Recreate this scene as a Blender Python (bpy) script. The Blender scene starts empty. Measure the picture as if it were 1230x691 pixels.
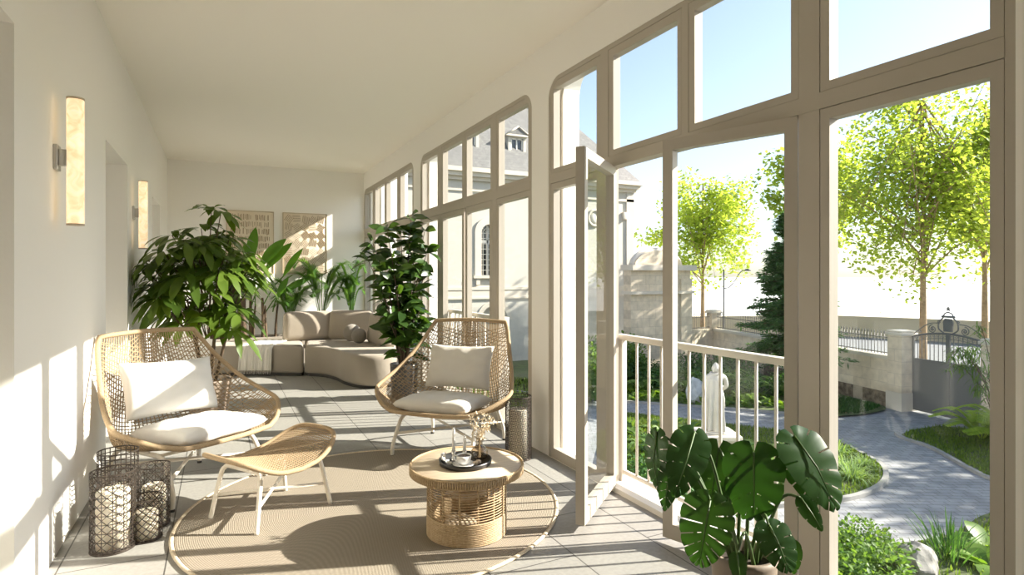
import bpy, bmesh, math, random
from mathutils import Vector, Matrix, Euler
R = random.Random(7)
PI = math.pi
scene = bpy.context.scene
COL = scene.collection

# ------------------------------------------------------------------ helpers
def V(*a): return Vector(a)

class MB:
    """collects shapes, links them as one mesh object"""
    def __init__(s): s.v=[]; s.f=[]; s.sm=[]
    def add(s, vs, fs, smooth=False, M=None):
        b=len(s.v)
        if M is not None: vs=[M@Vector(p) for p in vs]
        s.v.extend([tuple(p) for p in vs])
        for f in fs: s.f.append(tuple(b+i for i in f)); s.sm.append(smooth)
        return s
    def box(s,x0,x1,y0,y1,z0,z1,M=None):
        vs=[(x,y,z) for z in (z0,z1) for y in (y0,y1) for x in (x0,x1)]
        return s.add(vs,[(0,2,3,1),(4,5,7,6),(0,1,5,4),(2,6,7,3),(0,4,6,2),(1,3,7,5)],False,M)
    def bbox(s,x0,x1,y0,y1,z0,z1,r,M=None,seg=2):
        """bevelled box"""
        bm=bmesh.new()
        bmesh.ops.create_cube(bm,size=1)
        for v in bm.verts:
            v.co=V((x0+x1)/2+v.co.x*(x1-x0),(y0+y1)/2+v.co.y*(y1-y0),(z0+z1)/2+v.co.z*(z1-z0))
        bmesh.ops.bevel(bm,geom=list(bm.edges),offset=r,segments=seg,profile=.5,affect='EDGES')
        return s.frombm(bm,M,True)
    def frombm(s,bm,M=None,smooth=True):
        bm.verts.index_update()
        vs=[v.co.copy() for v in bm.verts]; fs=[tuple(v.index for v in f.verts) for f in bm.faces]
        bm.free(); return s.add(vs,fs,smooth,M)
    def tube(s,pts,r,n=8,closed=False,caps=True,M=None,flat=1.0):
        pts=[Vector(p) for p in pts]; N=len(pts)
        if N<2: return s
        rs=r if isinstance(r,(list,tuple)) else [r]*N
        tan=[]
        for i in range(N):
            a=pts[(i-1)%N] if (closed or i>0) else pts[i]
            b=pts[(i+1)%N] if (closed or i<N-1) else pts[i]
            t=(b-a); tan.append(t.normalized() if t.length>1e-9 else V(0,0,1))
        u=tan[0].orthogonal().normalized()
        if abs(tan[0].z)<.9:
            u=(V(0,0,1)-tan[0]*tan[0].z).normalized()
        vs=[];fs=[]
        for i in range(N):
            u=(u-tan[i]*u.dot(tan[i]))
            u=u.normalized() if u.length>1e-9 else tan[i].orthogonal().normalized()
            w=tan[i].cross(u)
            for k in range(n):
                a=2*PI*k/n
                vs.append(pts[i]+(u*math.cos(a)*flat+w*math.sin(a))*rs[i])
        m=N if closed else N-1
        for i in range(m):
            j=(i+1)%N
            for k in range(n):
                l=(k+1)%n
                fs.append((i*n+k,i*n+l,j*n+l,j*n+k))
        if caps and not closed:
            fs.append(tuple(range(n-1,-1,-1))); fs.append(tuple((N-1)*n+k for k in range(n)))
        return s.add(vs,fs,n>4,M)
    def lathe(s,prof,n=32,M=None,smooth=True,cap0=True,cap1=True):
        vs=[];fs=[]
        for r,z in prof:
            for k in range(n):
                a=2*PI*k/n; vs.append((r*math.cos(a),r*math.sin(a),z))
        for i in range(len(prof)-1):
            for k in range(n):
                l=(k+1)%n; fs.append((i*n+k,i*n+l,(i+1)*n+l,(i+1)*n+k))
        if cap0: fs.append(tuple(range(n-1,-1,-1)))
        if cap1: fs.append(tuple((len(prof)-1)*n+k for k in range(n)))
        return s.add(vs,fs,smooth,M)
    def prism(s,poly,z0,z1,M=None,smooth=False):
        n=len(poly)
        vs=[(p[0],p[1],z0) for p in poly]+[(p[0],p[1],z1) for p in poly]
        fs=[tuple(range(n-1,-1,-1)),tuple(range(n,2*n))]
        for i in range(n):
            j=(i+1)%n; fs.append((i,j,n+j,n+i))
        return s.add(vs,fs,smooth,M)
    def grid(s,fn,nu,nv,smooth=True,M=None,flip=False):
        vs=[fn(i/nu,j/nv) for i in range(nu+1) for j in range(nv+1)]
        fs=[]
        for i in range(nu):
            for j in range(nv):
                a=i*(nv+1)+j; q=(a,a+nv+1,a+nv+2,a+1)
                fs.append(q[::-1] if flip else q)
        return s.add(vs,fs,smooth,M)
    def ball(s,c,r,n=12,sc=(1,1,1),M=None,noise=0,rnd=None):
        bm=bmesh.new(); bmesh.ops.create_uvsphere(bm,u_segments=n*2,v_segments=n,radius=1)
        for v in bm.verts:
            k=r*(1+(rnd.uniform(-noise,noise) if noise else 0))
            v.co=V(c[0]+v.co.x*k*sc[0],c[1]+v.co.y*k*sc[1],c[2]+v.co.z*k*sc[2])
        return s.frombm(bm,M,True)
    def leaf(s,p,d,up,L,W,droop=.3,fold=.15,n=4,shape='ell',tipw=0.0):
        """a leaf blade from p along d, normal ~ up; bends towards -z by droop"""
        d=Vector(d).normalized(); up=Vector(up)
        side=d.cross(up)
        side=side.normalized() if side.length>1e-6 else d.orthogonal().normalized()
        nrm=side.cross(d).normalized()
        vs=[];fs=[]
        for i in range(n+1):
            t=i/n
            if shape=='ell': w=math.sin(PI*min(1,.04+t*.96))**.8
            elif shape=='obo': w=math.sin(PI*t**1.5)**.8 if t>0 else .05
            elif shape=='lan': w=math.sin(PI*t**.75)**.9 if t>0 else .1
            elif shape=='strap': w=min(1,3*t+.4)*(1-t**3)
            else: w=1-t
            w=max(w,.02)*W/2
            c=Vector(p)+d*(L*t)+V(0,0,-1)*(droop*L*t*t)
            up2=nrm*(fold*w)
            vs+= [c+side*w+up2, c, c-side*w+up2]
        for i in range(n):
            a=3*i; b=3*i+3
            fs+=[(a,a+1,b+1,b),(a+1,a+2,b+2,b+1)]
        return s.add(vs,fs,True)
    def build(s,name,mat=None,parent=None,loc=None):
        me=bpy.data.meshes.new(name)
        me.from_pydata(s.v,[],s.f)
        me.polygons.foreach_set('use_smooth',s.sm)
        me.update()
        if mat: me.materials.append(mat)
        o=bpy.data.objects.new(name,me); COL.objects.link(o)
        if parent: o.parent=parent
        if loc: o.location=loc
        return o

def tag(o,label,cat,group=None,kind=None):
    o['label']=label; o['category']=cat
    if group: o['group']=group
    if kind: o['kind']=kind
    return o
def thing(name,label,cat,loc=(0,0,0),rz=0,group=None,kind=None):
    o=bpy.data.objects.new(name,None); COL.objects.link(o)
    o.empty_display_size=.1; o.location=loc; o.rotation_euler=(0,0,rz)
    return tag(o,label,cat,group,kind)
def struct(o,label,cat='structure'):
    o['kind']='structure'; o['label']=label; o['category']=cat; return o
def copy_tree(o,parent=None):
    c=o.copy(); COL.objects.link(c)
    if parent: c.parent=parent
    for ch in list(o.children): copy_tree(ch,c)
    return c
def crv(pts,n=6,closed=False):
    """Catmull-Rom through pts"""
    P=[Vector(p) for p in pts]; N=len(P); out=[]
    m=N if closed else N-1
    for i in range(m):
        g=lambda k: P[k%N] if closed else P[max(0,min(N-1,k))]
        p0,p1,p2,p3=g(i-1),g(i),g(i+1),g(i+2)
        for k in range(n):
            t=k/n
            out.append(.5*((2*p1)+(p2-p0)*t+(2*p0-5*p1+4*p2-p3)*t*t+(3*p1-p0-3*p2+p3)*t**3))
    if not closed: out.append(P[-1])
    return out
def bev(o,w,seg=2):
    m=o.modifiers.new('bevel','BEVEL'); m.width=w; m.segments=seg; m.limit_method='ANGLE'; m.angle_limit=.6
    return o
def inside(p,poly):
    x,y=p; c=False; n=len(poly)
    for i in range(n):
        x1,y1=poly[i][:2]; x2,y2=poly[(i+1)%n][:2]
        if (y1>y)!=(y2>y) and x<(x2-x1)*(y-y1)/(y2-y1)+x1: c=not c
    return c
def scatter(poly,n,rnd,tries=60,md=0):
    xs=[p[0] for p in poly]; ys=[p[1] for p in poly]; out=[]
    k=0
    while len(out)<n and k<n*tries:
        k+=1; p=(rnd.uniform(min(xs),max(xs)),rnd.uniform(min(ys),max(ys)))
        if inside(p,poly) and (not md or all((p[0]-q[0])**2+(p[1]-q[1])**2>md*md for q in out)): out.append(p)
    return out

# ------------------------------------------------------------------ materials
def mat(name,col,rough=.6,metal=0,bump=0,bscale=20,var=0,vscale=4,spec=.5,var2=None,sub=0,detail=4,stretch=None):
    m=bpy.data.materials.new(name); m.use_nodes=True
    nt=m.node_tree; N=nt.nodes; L=nt.links
    b=N['Principled BSDF']; b.inputs['Base Color'].default_value=(*col,1)
    b.inputs['Roughness'].default_value=rough; b.inputs['Metallic'].default_value=metal
    b.inputs['Specular IOR Level'].default_value=spec
    if sub: b.inputs['Subsurface Weight'].default_value=sub; b.inputs['Subsurface Radius'].default_value=(.02,.015,.01)
    tc=N.new('ShaderNodeTexCoord'); src=tc.outputs['Object']
    if stretch:
        mp=N.new('ShaderNodeMapping'); mp.inputs['Scale'].default_value=stretch
        L.new(src,mp.inputs['Vector']); src=mp.outputs['Vector']
    if var:
        n=N.new('ShaderNodeTexNoise'); n.inputs['Scale'].default_value=vscale; n.inputs['Detail'].default_value=detail
        L.new(src,n.inputs['Vector'])
        mx=N.new('ShaderNodeMix'); mx.data_type='RGBA'
        c2=var2 or tuple(max(0,c*(1-var)) for c in col)
        mx.inputs['A'].default_value=(*col,1); mx.inputs['B'].default_value=(*c2,1)
        mr=N.new('ShaderNodeMapRange'); mr.inputs['From Min'].default_value=.35; mr.inputs['From Max'].default_value=.65
        L.new(n.outputs['Fac'],mr.inputs['Value']); L.new(mr.outputs['Result'],mx.inputs['Factor'])
        L.new(mx.outputs['Result'],b.inputs['Base Color'])
    if bump:
        n=N.new('ShaderNodeTexNoise'); n.inputs['Scale'].default_value=bscale; n.inputs['Detail'].default_value=5
        L.new(src,n.inputs['Vector'])
        bp=N.new('ShaderNodeBump'); bp.inputs['Strength'].default_value=bump; bp.inputs['Distance'].default_value=.01
        L.new(n.outputs['Fac'],bp.inputs['Height']); L.new(bp.outputs['Normal'],b.inputs['Normal'])
    return m
def leafmat(name,c1,c2,trans=.35,rough=.4,vscale=3,tcol=None,spec=.2):
    """leaf: glossy front with light coming through; the shade of green varies from leaf to leaf"""
    m=bpy.data.materials.new(name); m.use_nodes=True
    nt=m.node_tree; N=nt.nodes; L=nt.links
    b=N['Principled BSDF']; b.inputs['Roughness'].default_value=rough; b.inputs['Specular IOR Level'].default_value=spec
    out=N['Material Output']
    g=N.new('ShaderNodeNewGeometry'); 
    mx=N.new('ShaderNodeMix'); mx.data_type='RGBA'
    mx.inputs['A'].default_value=(*c1,1); mx.inputs['B'].default_value=(*c2,1)
    L.new(g.outputs['Random Per Island'],mx.inputs['Factor'])
    L.new(mx.outputs['Result'],b.inputs['Base Color'])
    t=N.new('ShaderNodeBsdfTranslucent')
    tm=N.new('ShaderNodeMix'); tm.data_type='RGBA'; tm.blend_type='MULTIPLY'; tm.inputs['Factor'].default_value=1
    tm.inputs['B'].default_value=(*(tcol or (2.2,2.2,.7)),1)
    L.new(mx.outputs['Result'],tm.inputs['A']); L.new(tm.outputs['Result'],t.inputs['Color'])
    ms=N.new('ShaderNodeMixShader'); ms.inputs['Fac'].default_value=trans
    L.new(b.outputs['BSDF'],ms.inputs[1]); L.new(t.outputs['BSDF'],ms.inputs[2]); L.new(ms.outputs['Shader'],out.inputs['Surface'])
    return m
def glassmat(name,tint=(1,1,1),refl=1.0):
    m=bpy.data.materials.new(name); m.use_nodes=True
    nt=m.node_tree; N=nt.nodes; L=nt.links
    N.remove(N['Principled BSDF']); out=N['Material Output']
    t=N.new('ShaderNodeBsdfTransparent'); t.inputs['Color'].default_value=(*tint,1)
    gl=N.new('ShaderNodeBsdfGlossy'); gl.inputs['Roughness'].default_value=.0
    # Schlick reflectance, the same from either side of the pane
    fr=N.new('ShaderNodeLayerWeight'); fr.inputs['Blend'].default_value=.5
    pw=N.new('ShaderNodeMath'); pw.operation='POWER'; pw.inputs[1].default_value=5; L.new(fr.outputs['Facing'],pw.inputs[0])
    mu=N.new('ShaderNodeMath'); mu.operation='MULTIPLY_ADD'; mu.inputs[1].default_value=.9*refl; mu.inputs[2].default_value=.035*refl
    L.new(pw.outputs['Value'],mu.inputs[0])
    ms=N.new('ShaderNodeMixShader'); L.new(mu.outputs['Value'],ms.inputs['Fac'])
    L.new(t.outputs['BSDF'],ms.inputs[1]); L.new(gl.outputs['BSDF'],ms.inputs[2]); L.new(ms.outputs['Shader'],out.inputs['Surface'])
    return m
def nodes(m): return m.node_tree.nodes, m.node_tree.links, m.node_tree.nodes['Principled BSDF']

def brickmat(name,c1,c2,mortar,bw,bh,ms=.006,off=.5,vec=None,rough=.7,speck=.1,bump=.3,rot=None,bumpnoise=60,loc=(0,0,0)):
    m=mat(name,c1,rough); N,L,b=nodes(m)
    tc=N.new('ShaderNodeTexCoord'); mp=N.new('ShaderNodeMapping')
    if rot: mp.inputs['Rotation'].default_value=rot
    mp.inputs['Location'].default_value=loc
    L.new(tc.outputs['Object'],mp.inputs['Vector'])
    br=N.new('ShaderNodeTexBrick'); br.offset=off; br.inputs['Scale'].default_value=1
    br.inputs['Brick Width'].default_value=bw; br.inputs['Row Height'].default_value=bh
    br.inputs['Mortar Size'].default_value=ms; br.inputs['Mortar Smooth'].default_value=.1
    br.inputs['Color1'].default_value=(*c1,1); br.inputs['Color2'].default_value=(*c2,1); br.inputs['Mortar'].default_value=(*mortar,1)
    br.inputs['Bias'].default_value=0
    L.new(mp.outputs['Vector'],br.inputs['Vector'])
    n=N.new('ShaderNodeTexNoise'); n.inputs['Scale'].default_value=bumpnoise; n.inputs['Detail'].default_value=6
    L.new(tc.outputs['Object'],n.inputs['Vector'])
    mr=N.new('ShaderNodeMapRange'); mr.inputs['From Min'].default_value=.3; mr.inputs['From Max'].default_value=.7
    mr.inputs['To Min'].default_value=1-speck; mr.inputs['To Max'].default_value=1+speck
    L.new(n.outputs['Fac'],mr.inputs['Value'])
    mx=N.new('ShaderNodeMix'); mx.data_type='RGBA'; mx.blend_type='MULTIPLY'; mx.inputs['Factor'].default_value=1
    L.new(br.outputs['Color'],mx.inputs['A']); L.new(mr.outputs['Result'],mx.inputs['B'])
    L.new(mx.outputs['Result'],b.inputs['Base Color'])
    bp=N.new('ShaderNodeBump'); bp.inputs['Strength'].default_value=bump; bp.inputs['Distance'].default_value=.004
    ad=N.new('ShaderNodeMath'); ad.operation='MULTIPLY_ADD'; ad.inputs[1].default_value=-1
    L.new(br.outputs['Fac'],ad.inputs[0]); L.new(n.outputs['Fac'],ad.inputs[2])
    L.new(ad.outputs['Value'],bp.inputs['Height']); L.new(bp.outputs['Normal'],b.inputs['Normal'])
    return m

M={}
M['plaster']=mat('plaster',(.90,.88,.845),.85,bump=.08,bscale=40,spec=.2)
M['ceiling']=mat('ceiling_paint',(.92,.885,.825),.9,spec=.1)
M['frame']=mat('window_paint',(.45,.405,.345),.45,bump=.02,bscale=80)
M['white_paint']=mat('white_paint',(.80,.77,.72),.5)
M['rail']=mat('rail_paint',(.66,.61,.54),.45)
M['seal']=mat('rubber_seal',(.05,.045,.04),.6)
M['glass']=glassmat('window_glass',(.97,.985,.98),.32)
M['steel']=mat('brushed_steel',(.55,.54,.52),.35,1)
# floor tiles: 0.44 x 0.88 m, seams along the room
M['tile']=brickmat('floor_tile',(.30,.29,.268),(.277,.266,.246),(.075,.07,.065),.88,.44,.0035,.5,rough=.55,speck=.09,bump=.25,rot=(0,0,-PI/2),bumpnoise=45)
def alabaster():
    m=mat('alabaster',(.9,.78,.55),.35); N,L,b=nodes(m)
    tc=N.new('ShaderNodeTexCoord'); n=N.new('ShaderNodeTexNoise'); n.inputs['Scale'].default_value=14; n.inputs['Detail'].default_value=8; n.inputs['Distortion'].default_value=1.5
    L.new(tc.outputs['Object'],n.inputs['Vector'])
    cr=N.new('ShaderNodeValToRGB'); cr.color_ramp.elements[0].position=.3; cr.color_ramp.elements[0].color=(.9,.62,.32,1)
    cr.color_ramp.elements[1].position=.65; cr.color_ramp.elements[1].color=(1,.85,.6,1)
    L.new(n.outputs['Fac'],cr.inputs['Fac']); L.new(cr.outputs['Color'],b.inputs['Emission Color']); L.new(cr.outputs['Color'],b.inputs['Base Color'])
    b.inputs['Emission Strength'].default_value=ALAB
    return m
ALAB=.30; SUN_E=6.3; SKY_E=.112; EXPO=1.38
M['alabaster']=alabaster()
# rope & wicker
def rope(name,c1,c2,sc=220):
    m=mat(name,c1,.75,spec=.25); N,L,b=nodes(m)
    tc=N.new('ShaderNodeTexCoord'); n=N.new('ShaderNodeTexNoise'); n.inputs['Scale'].default_value=sc; n.inputs['Detail'].default_value=2
    L.new(tc.outputs['Object'],n.inputs['Vector'])
    mx=N.new('ShaderNodeMix'); mx.data_type='RGBA'; mx.inputs['A'].default_value=(*c1,1); mx.inputs['B'].default_value=(*c2,1)
    mr=N.new('ShaderNodeMapRange'); mr.inputs['From Min'].default_value=.35; mr.inputs['From Max'].default_value=.65
    L.new(n.outputs['Fac'],mr.inputs['Value']); L.new(mr.outputs['Result'],mx.inputs['Factor']); L.new(mx.outputs['Result'],b.inputs['Base Color'])
    bp=N.new('ShaderNodeBump'); bp.inputs['Strength'].default_value=.5; bp.inputs['Distance'].default_value=.003
    L.new(n.outputs['Fac'],bp.inputs['Height']); L.new(bp.outputs['Normal'],b.inputs['Normal'])
    return m
M['rope']=rope('natural_rope',(.43,.32,.20),(.33,.235,.14))
M['rattan']=rope('rattan',(.52,.39,.245),(.42,.30,.17),90)
M['wood']=mat('pale_oak',(.62,.51,.375),.5,bump=.05,bscale=60,var=.16,vscale=6,stretch=(1,12,1))
M['cream_metal']=mat('cream_metal',(.80,.74,.64),.4)
M['foot']=mat('foot_cap',(.04,.035,.03),.6)
def fabric(name,c,sc=500,bump=.35,var=.12):
    m=mat(name,c,.92,spec=.15); N,L,b=nodes(m)
    b.inputs['Sheen Weight'].default_value=.15
    tc=N.new('ShaderNodeTexCoord'); n=N.new('ShaderNodeTexNoise'); n.inputs['Scale'].default_value=sc; n.inputs['Detail'].default_value=2
    n2=N.new('ShaderNodeTexNoise'); n2.inputs['Scale'].default_value=7; n2.inputs['Detail'].default_value=3
    L.new(tc.outputs['Object'],n.inputs['Vector']); L.new(tc.outputs['Object'],n2.inputs['Vector'])
    mx=N.new('ShaderNodeMix'); mx.data_type='RGBA'; mx.inputs['A'].default_value=(*c,1); mx.inputs['B'].default_value=(*[x*(1-var) for x in c],1)
    L.new(n.outputs['Fac'],mx.inputs['Factor']); L.new(mx.outputs['Result'],b.inputs['Base Color'])
    ad=N.new('ShaderNodeMath'); ad.operation='MULTIPLY_ADD'; ad.inputs[1].default_value=2.5
    L.new(n2.outputs['Fac'],ad.inputs[0]); L.new(n.outputs['Fac'],ad.inputs[2])
    bp=N.new('ShaderNodeBump'); bp.inputs['Strength'].default_value=bump; bp.inputs['Distance'].default_value=.006
    L.new(ad.outputs['Value'],bp.inputs['Height']); L.new(bp.outputs['Normal'],b.inputs['Normal'])
    return m
M['white_fab']=fabric('white_linen',(.80,.78,.745))
M['ivory_fab']=fabric('ivory_linen',(.72,.68,.615))
M['sofa']=fabric('taupe_boucle',(.41,.355,.29),260,.4,.25)
M['throw']=fabric('woven_throw',(.78,.74,.67),300,.4)
M['felt']=fabric('grey_felt',(.33,.295,.255),200,.5,.3)
M['dark_metal']=mat('bronze_metal',(.075,.06,.05),.45,.6,bump=.05,bscale=60)
M['wax']=mat('candle_wax',(.86,.78,.64),.5,sub=.3)
M['wick']=mat('wick',(.05,.04,.03),.9)
M['black']=mat('black_lacquer',(.018,.017,.016),.35)
M['ceramic']=mat('white_ceramic',(.85,.84,.82),.2)
M['coffee']=mat('coffee',(.09,.04,.018),.2)
M['macaron']=mat('macaron',(.70,.55,.40),.8,bump=.1,bscale=120)
M['smoked']=glassmat('smoked_glass',(.86,.82,.76),1.6)
M['dryflower']=mat('dried_flower',(.80,.68,.50),.9,var=.25,vscale=60)
M['silver']=mat('silver',(.75,.73,.70),.25,1)
M['art_panel']=mat('art_panel',(.80,.70,.56),.8,bump=.05,bscale=60,var=.06,vscale=3)
M['art_relief']=mat('art_relief',(.38,.28,.18),.85)
M['soil']=mat('soil',(.06,.045,.032),.95,bump=.8,bscale=30,var=.4,vscale=40)
M['pot_taupe']=mat('taupe_pot',(.25,.195,.15),.6,bump=.1,bscale=40,var=.12,vscale=10)
M['pot_dark']=mat('dark_pot',(.05,.046,.042),.35)
M['planter']=mat('planter',(.44,.39,.33),.7)
def rugmat():
    m=mat('jute_rug',(.53,.43,.31),.95,spec=.1); N,L,b=nodes(m)
    tc=N.new('ShaderNodeTexCoord'); sx=N.new('ShaderNodeSeparateXYZ'); L.new(tc.outputs['Object'],sx.inputs['Vector'])
    # concentric braid: rings by radius, stitches by angle
    w=N.new('ShaderNodeTexWave'); w.wave_type='RINGS'; w.rings_direction='Z'; w.inputs['Scale'].default_value=34; w.inputs['Distortion'].default_value=0
    L.new(tc.outputs['Object'],w.inputs['Vector'])
    w2=N.new('ShaderNodeTexWave'); w2.wave_type='BANDS'; w2.bands_direction='DIAGONAL'; w2.inputs['Scale'].default_value=60; w2.inputs['Distortion'].default_value=1.2; w2.inputs['Detail Scale'].default_value=6
    L.new(tc.outputs['Object'],w2.inputs['Vector'])
    mu=N.new('ShaderNodeMath'); mu.operation='MULTIPLY'; L.new(w.outputs['Fac'],mu.inputs[0]); L.new(w2.outputs['Fac'],mu.inputs[1])
    mx=N.new('ShaderNodeMix'); mx.data_type='RGBA'; mx.inputs['A'].default_value=(.28,.24,.19,1); mx.inputs['B'].default_value=(.43,.38,.305,1)
    L.new(mu.outputs['Value'],mx.inputs['Factor']); L.new(mx.outputs['Result'],b.inputs['Base Color'])
    bp=N.new('ShaderNodeBump'); bp.inputs['Strength'].default_value=.6; bp.inputs['Distance'].default_value=.006
    L.new(mu.outputs['Value'],bp.inputs['Height']); L.new(bp.outputs['Normal'],b.inputs['Normal'])
    return m
M['rug']=rugmat()
M['rug_edge']=rope('rug_edge',(.70,.60,.46),(.55,.45,.32),120)
# plants
M['l_tree']=leafmat('umbrella_leaf',(.05,.095,.014),(.11,.17,.025),.35,.35,spec=.4)
M['l_banana']=leafmat('banana_leaf',(.05,.13,.02),(.09,.20,.035),.35,.35)
M['l_ficus']=leafmat('rubber_leaf',(.025,.055,.014),(.06,.115,.025),.25,.25,spec=.5)
M['l_palm']=leafmat('palm_leaf',(.07,.15,.04),(.13,.24,.07),.35,.45)
M['l_monstera']=leafmat('monstera_leaf',(.016,.05,.012),(.028,.075,.018),.3,.28,spec=.5)
M['stem_brown']=mat('bark_brown',(.13,.085,.05),.85,bump=.5,bscale=30,var=.4,vscale=12)
M['stem_green']=mat('green_stem',(.06,.11,.025),.5)
M['l_plane']=leafmat('plane_leaf',(.24,.33,.055),(.36,.44,.10),.62,.5,tcol=(1.7,1.6,.8))
M['l_conifer']=leafmat('conifer_leaf',(.05,.12,.045),(.11,.21,.07),.2,.6)
M['l_grass']=leafmat('grass_blade',(.09,.15,.025),(.17,.24,.05),.35,.6,tcol=(1.7,1.7,.8))
M['l_shrub']=leafmat('shrub_leaf',(.055,.12,.03),(.14,.22,.055),.35,.5)
M['l_dark']=leafmat('dark_shrub_leaf',(.03,.08,.025),(.08,.17,.05),.25,.5)
M['l_hosta']=leafmat('hosta_leaf',(.09,.17,.03),(.19,.29,.06),.35,.4)
M['l_fern']=leafmat('fern_leaf',(.26,.38,.05),(.40,.48,.09),.4,.5)
M['l_tuft']=leafmat('tuft_blade',(.16,.26,.11),(.28,.38,.17),.3,.6)
M['bark']=mat('tree_bark',(.42,.29,.17),.9,bump=.8,bscale=14,var=.35,vscale=6)
M['bark_dark']=mat('dark_bark',(.16,.11,.07),.9,bump=.8,bscale=14)
# stone & garden
M['stone']=brickmat('limestone_blocks',(.74,.63,.48),(.68,.57,.43),(.56,.47,.36),.62,.34,.008,.5,rough=.85,speck=.12,bump=.3,rot=(PI/2,0,0),bumpnoise=5)
M['facade']=mat('facade_render',(.60,.56,.49),.85,bump=.1,bscale=12,var=.06,vscale=1.2)
M['facade_stone']=brickmat('facade_ashlar',(.60,.56,.49),(.57,.53,.465),(.56,.52,.46),1.1,.48,.012,.5,rough=.85,speck=.05,bump=.4,rot=(PI/2,0,0),bumpnoise=6)
M['trim_stone']=mat('trim_stone',(.68,.61,.51),.8,var=.06,vscale=2)
M['slate']=brickmat('slate_roof',(.19,.185,.175),(.155,.15,.147),(.12,.118,.115),.22,.12,.006,.5,rough=.7,speck=.15,bump=.4,rot=(PI/2,0,0),bumpnoise=8)
M['dark_glass']=mat('dark_pane',(.03,.03,.035),.08,spec=.8)
M['iron']=mat('grey_iron',(.16,.155,.15),.5,.3)
M['gate']=mat('gate_grey',(.17,.165,.16),.5,.2)
M['pavers']=brickmat('grey_setts',(.34,.34,.345),(.28,.285,.295),(.19,.185,.18),.24,.14,.008,.5,rough=.8,speck=.18,bump=.5,rot=(0,0,.5),bumpnoise=4)
M['kerb']=mat('kerb_stone',(.34,.33,.31),.85,bump=.3,bscale=20,var=.15,vscale=6)
M['earth']=mat('garden_earth',(.075,.085,.035),.95,bump=.6,bscale=10,var=.5,vscale=3,var2=(.10,.14,.04))
M['rubble']=mat('rubble_stone',(.30,.23,.16),.9,bump=1,bscale=9,var=.6,vscale=7)
M['rock']=mat('grey_rock',(.36,.34,.31),.85,bump=.9,bscale=5,var=.55,vscale=7,detail=8)
M['rock_blue']=mat('pale_rock',(.58,.60,.62),.85,bump=.8,bscale=6,var=.35,vscale=5,detail=8)
M['marble']=mat('statue_marble',(.52,.495,.45),.6,bump=.15,bscale=25,var=.12,vscale=5)
M['road']=mat('asphalt',(.20,.205,.215),.9,var=.1,vscale=3)
M['far_wall']=mat('street_wall',(.58,.49,.37),.9,bump=.3,bscale=3,var=.1,vscale=1)
M['far_ground']=mat('haze_white_ground',(.82,.81,.78),.95)  # near-white colour stands in for the white haze below the horizon
M['lamp_metal']=mat('lamp_post_metal',(.20,.19,.18),.5,.5)
# ================================================================== ROOM
XL,XR,YB,YF,ZC=-.712,2.2,10.2,-1.3,3.09
WT=2.81                      # top of the windows
WIN=[.949,4.111,7.293]       # start of each window along the wall
WW=2.898
# floor and ceiling
o=MB().box(XL-1.2,XR,YF-.2,YB+.2,-.2,0).build('floor',M['tile']); o.location=(0,0,0)
# tile seams measured at x = 0.65, 1.09, 1.53, 1.97; a cross joint at y = 2.42
for n in M['tile'].node_tree.nodes:
    if n.type=='MAPPING': n.inputs['Location'].default_value=(-2.424,.21,0)
struct(o,'pale stone tiled floor of the long veranda','floor')
struct(MB().box(XL-1.2,XR+.3,YF-.2,YB+.2,ZC,ZC+.2).build('ceiling',M['ceiling']),'plain warm white ceiling of the veranda','ceiling')
struct(MB().box(XL-1.2,XR+.3,YB,YB+.25,0,ZC).build('wall_back',M['plaster']),'far end wall behind the sofa with two art panels','wall')
struct(MB().box(XL-1.2,XR+.3,YF-.25,YF,0,ZC).build('wall_front',M['plaster']),'end wall at the near end of the veranda','wall')
# left wall with three door recesses
b=MB(); ops=[(1.75,2.885,2.32),(4.904,5.961,2.29),(8.0,8.98,2.27)]
y=YF
for a,c,h in ops:
    b.box(XL-.38,XL,y,a,0,ZC); b.box(XL-.38,XL,a,c,h,ZC); y=c
b.box(XL-.38,XL,y,YB,0,ZC)
struct(b.build('wall_left',M['plaster']),'long plaster wall with wall lights and three door recesses','wall')
words=['nearest, at the photo edge','between the two wall lights','far one beside the bushy plant']
for i,(a,c,h) in enumerate(ops):
    d=thing('door_%d'%(i+1),'pale panelled door set in the left wall recess %s'%words[i],'door',(XL-.38,a,0),kind='structure')
    q=MB(); q.box(-.05,0,0,c-a,0,h)
    q.build('door_leaf',M['white_paint'],d)
    f=MB()
    for (y0,y1,z0,z1) in ((.1,c-a-.1,.2,.95),(.1,c-a-.1,1.1,h-.15)):
        f.box(0,.012,y0,y1,z0,z0+.03); f.box(0,.012,y0,y1,z1-.03,z1); f.box(0,.012,y0,y0+.03,z0+.03,z1-.03); f.box(0,.012,y1-.03,y1,z0+.03,z1-.03)
    f.build('moulding',M['white_paint'],d)
    h_=MB(); h_.tube([(0,.06,1.02),(.05,.06,1.02),(.055,.075,1.02),(.055,.17,1.02)],.009)
    h_.build('door_handle',M['steel'],d)
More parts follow.
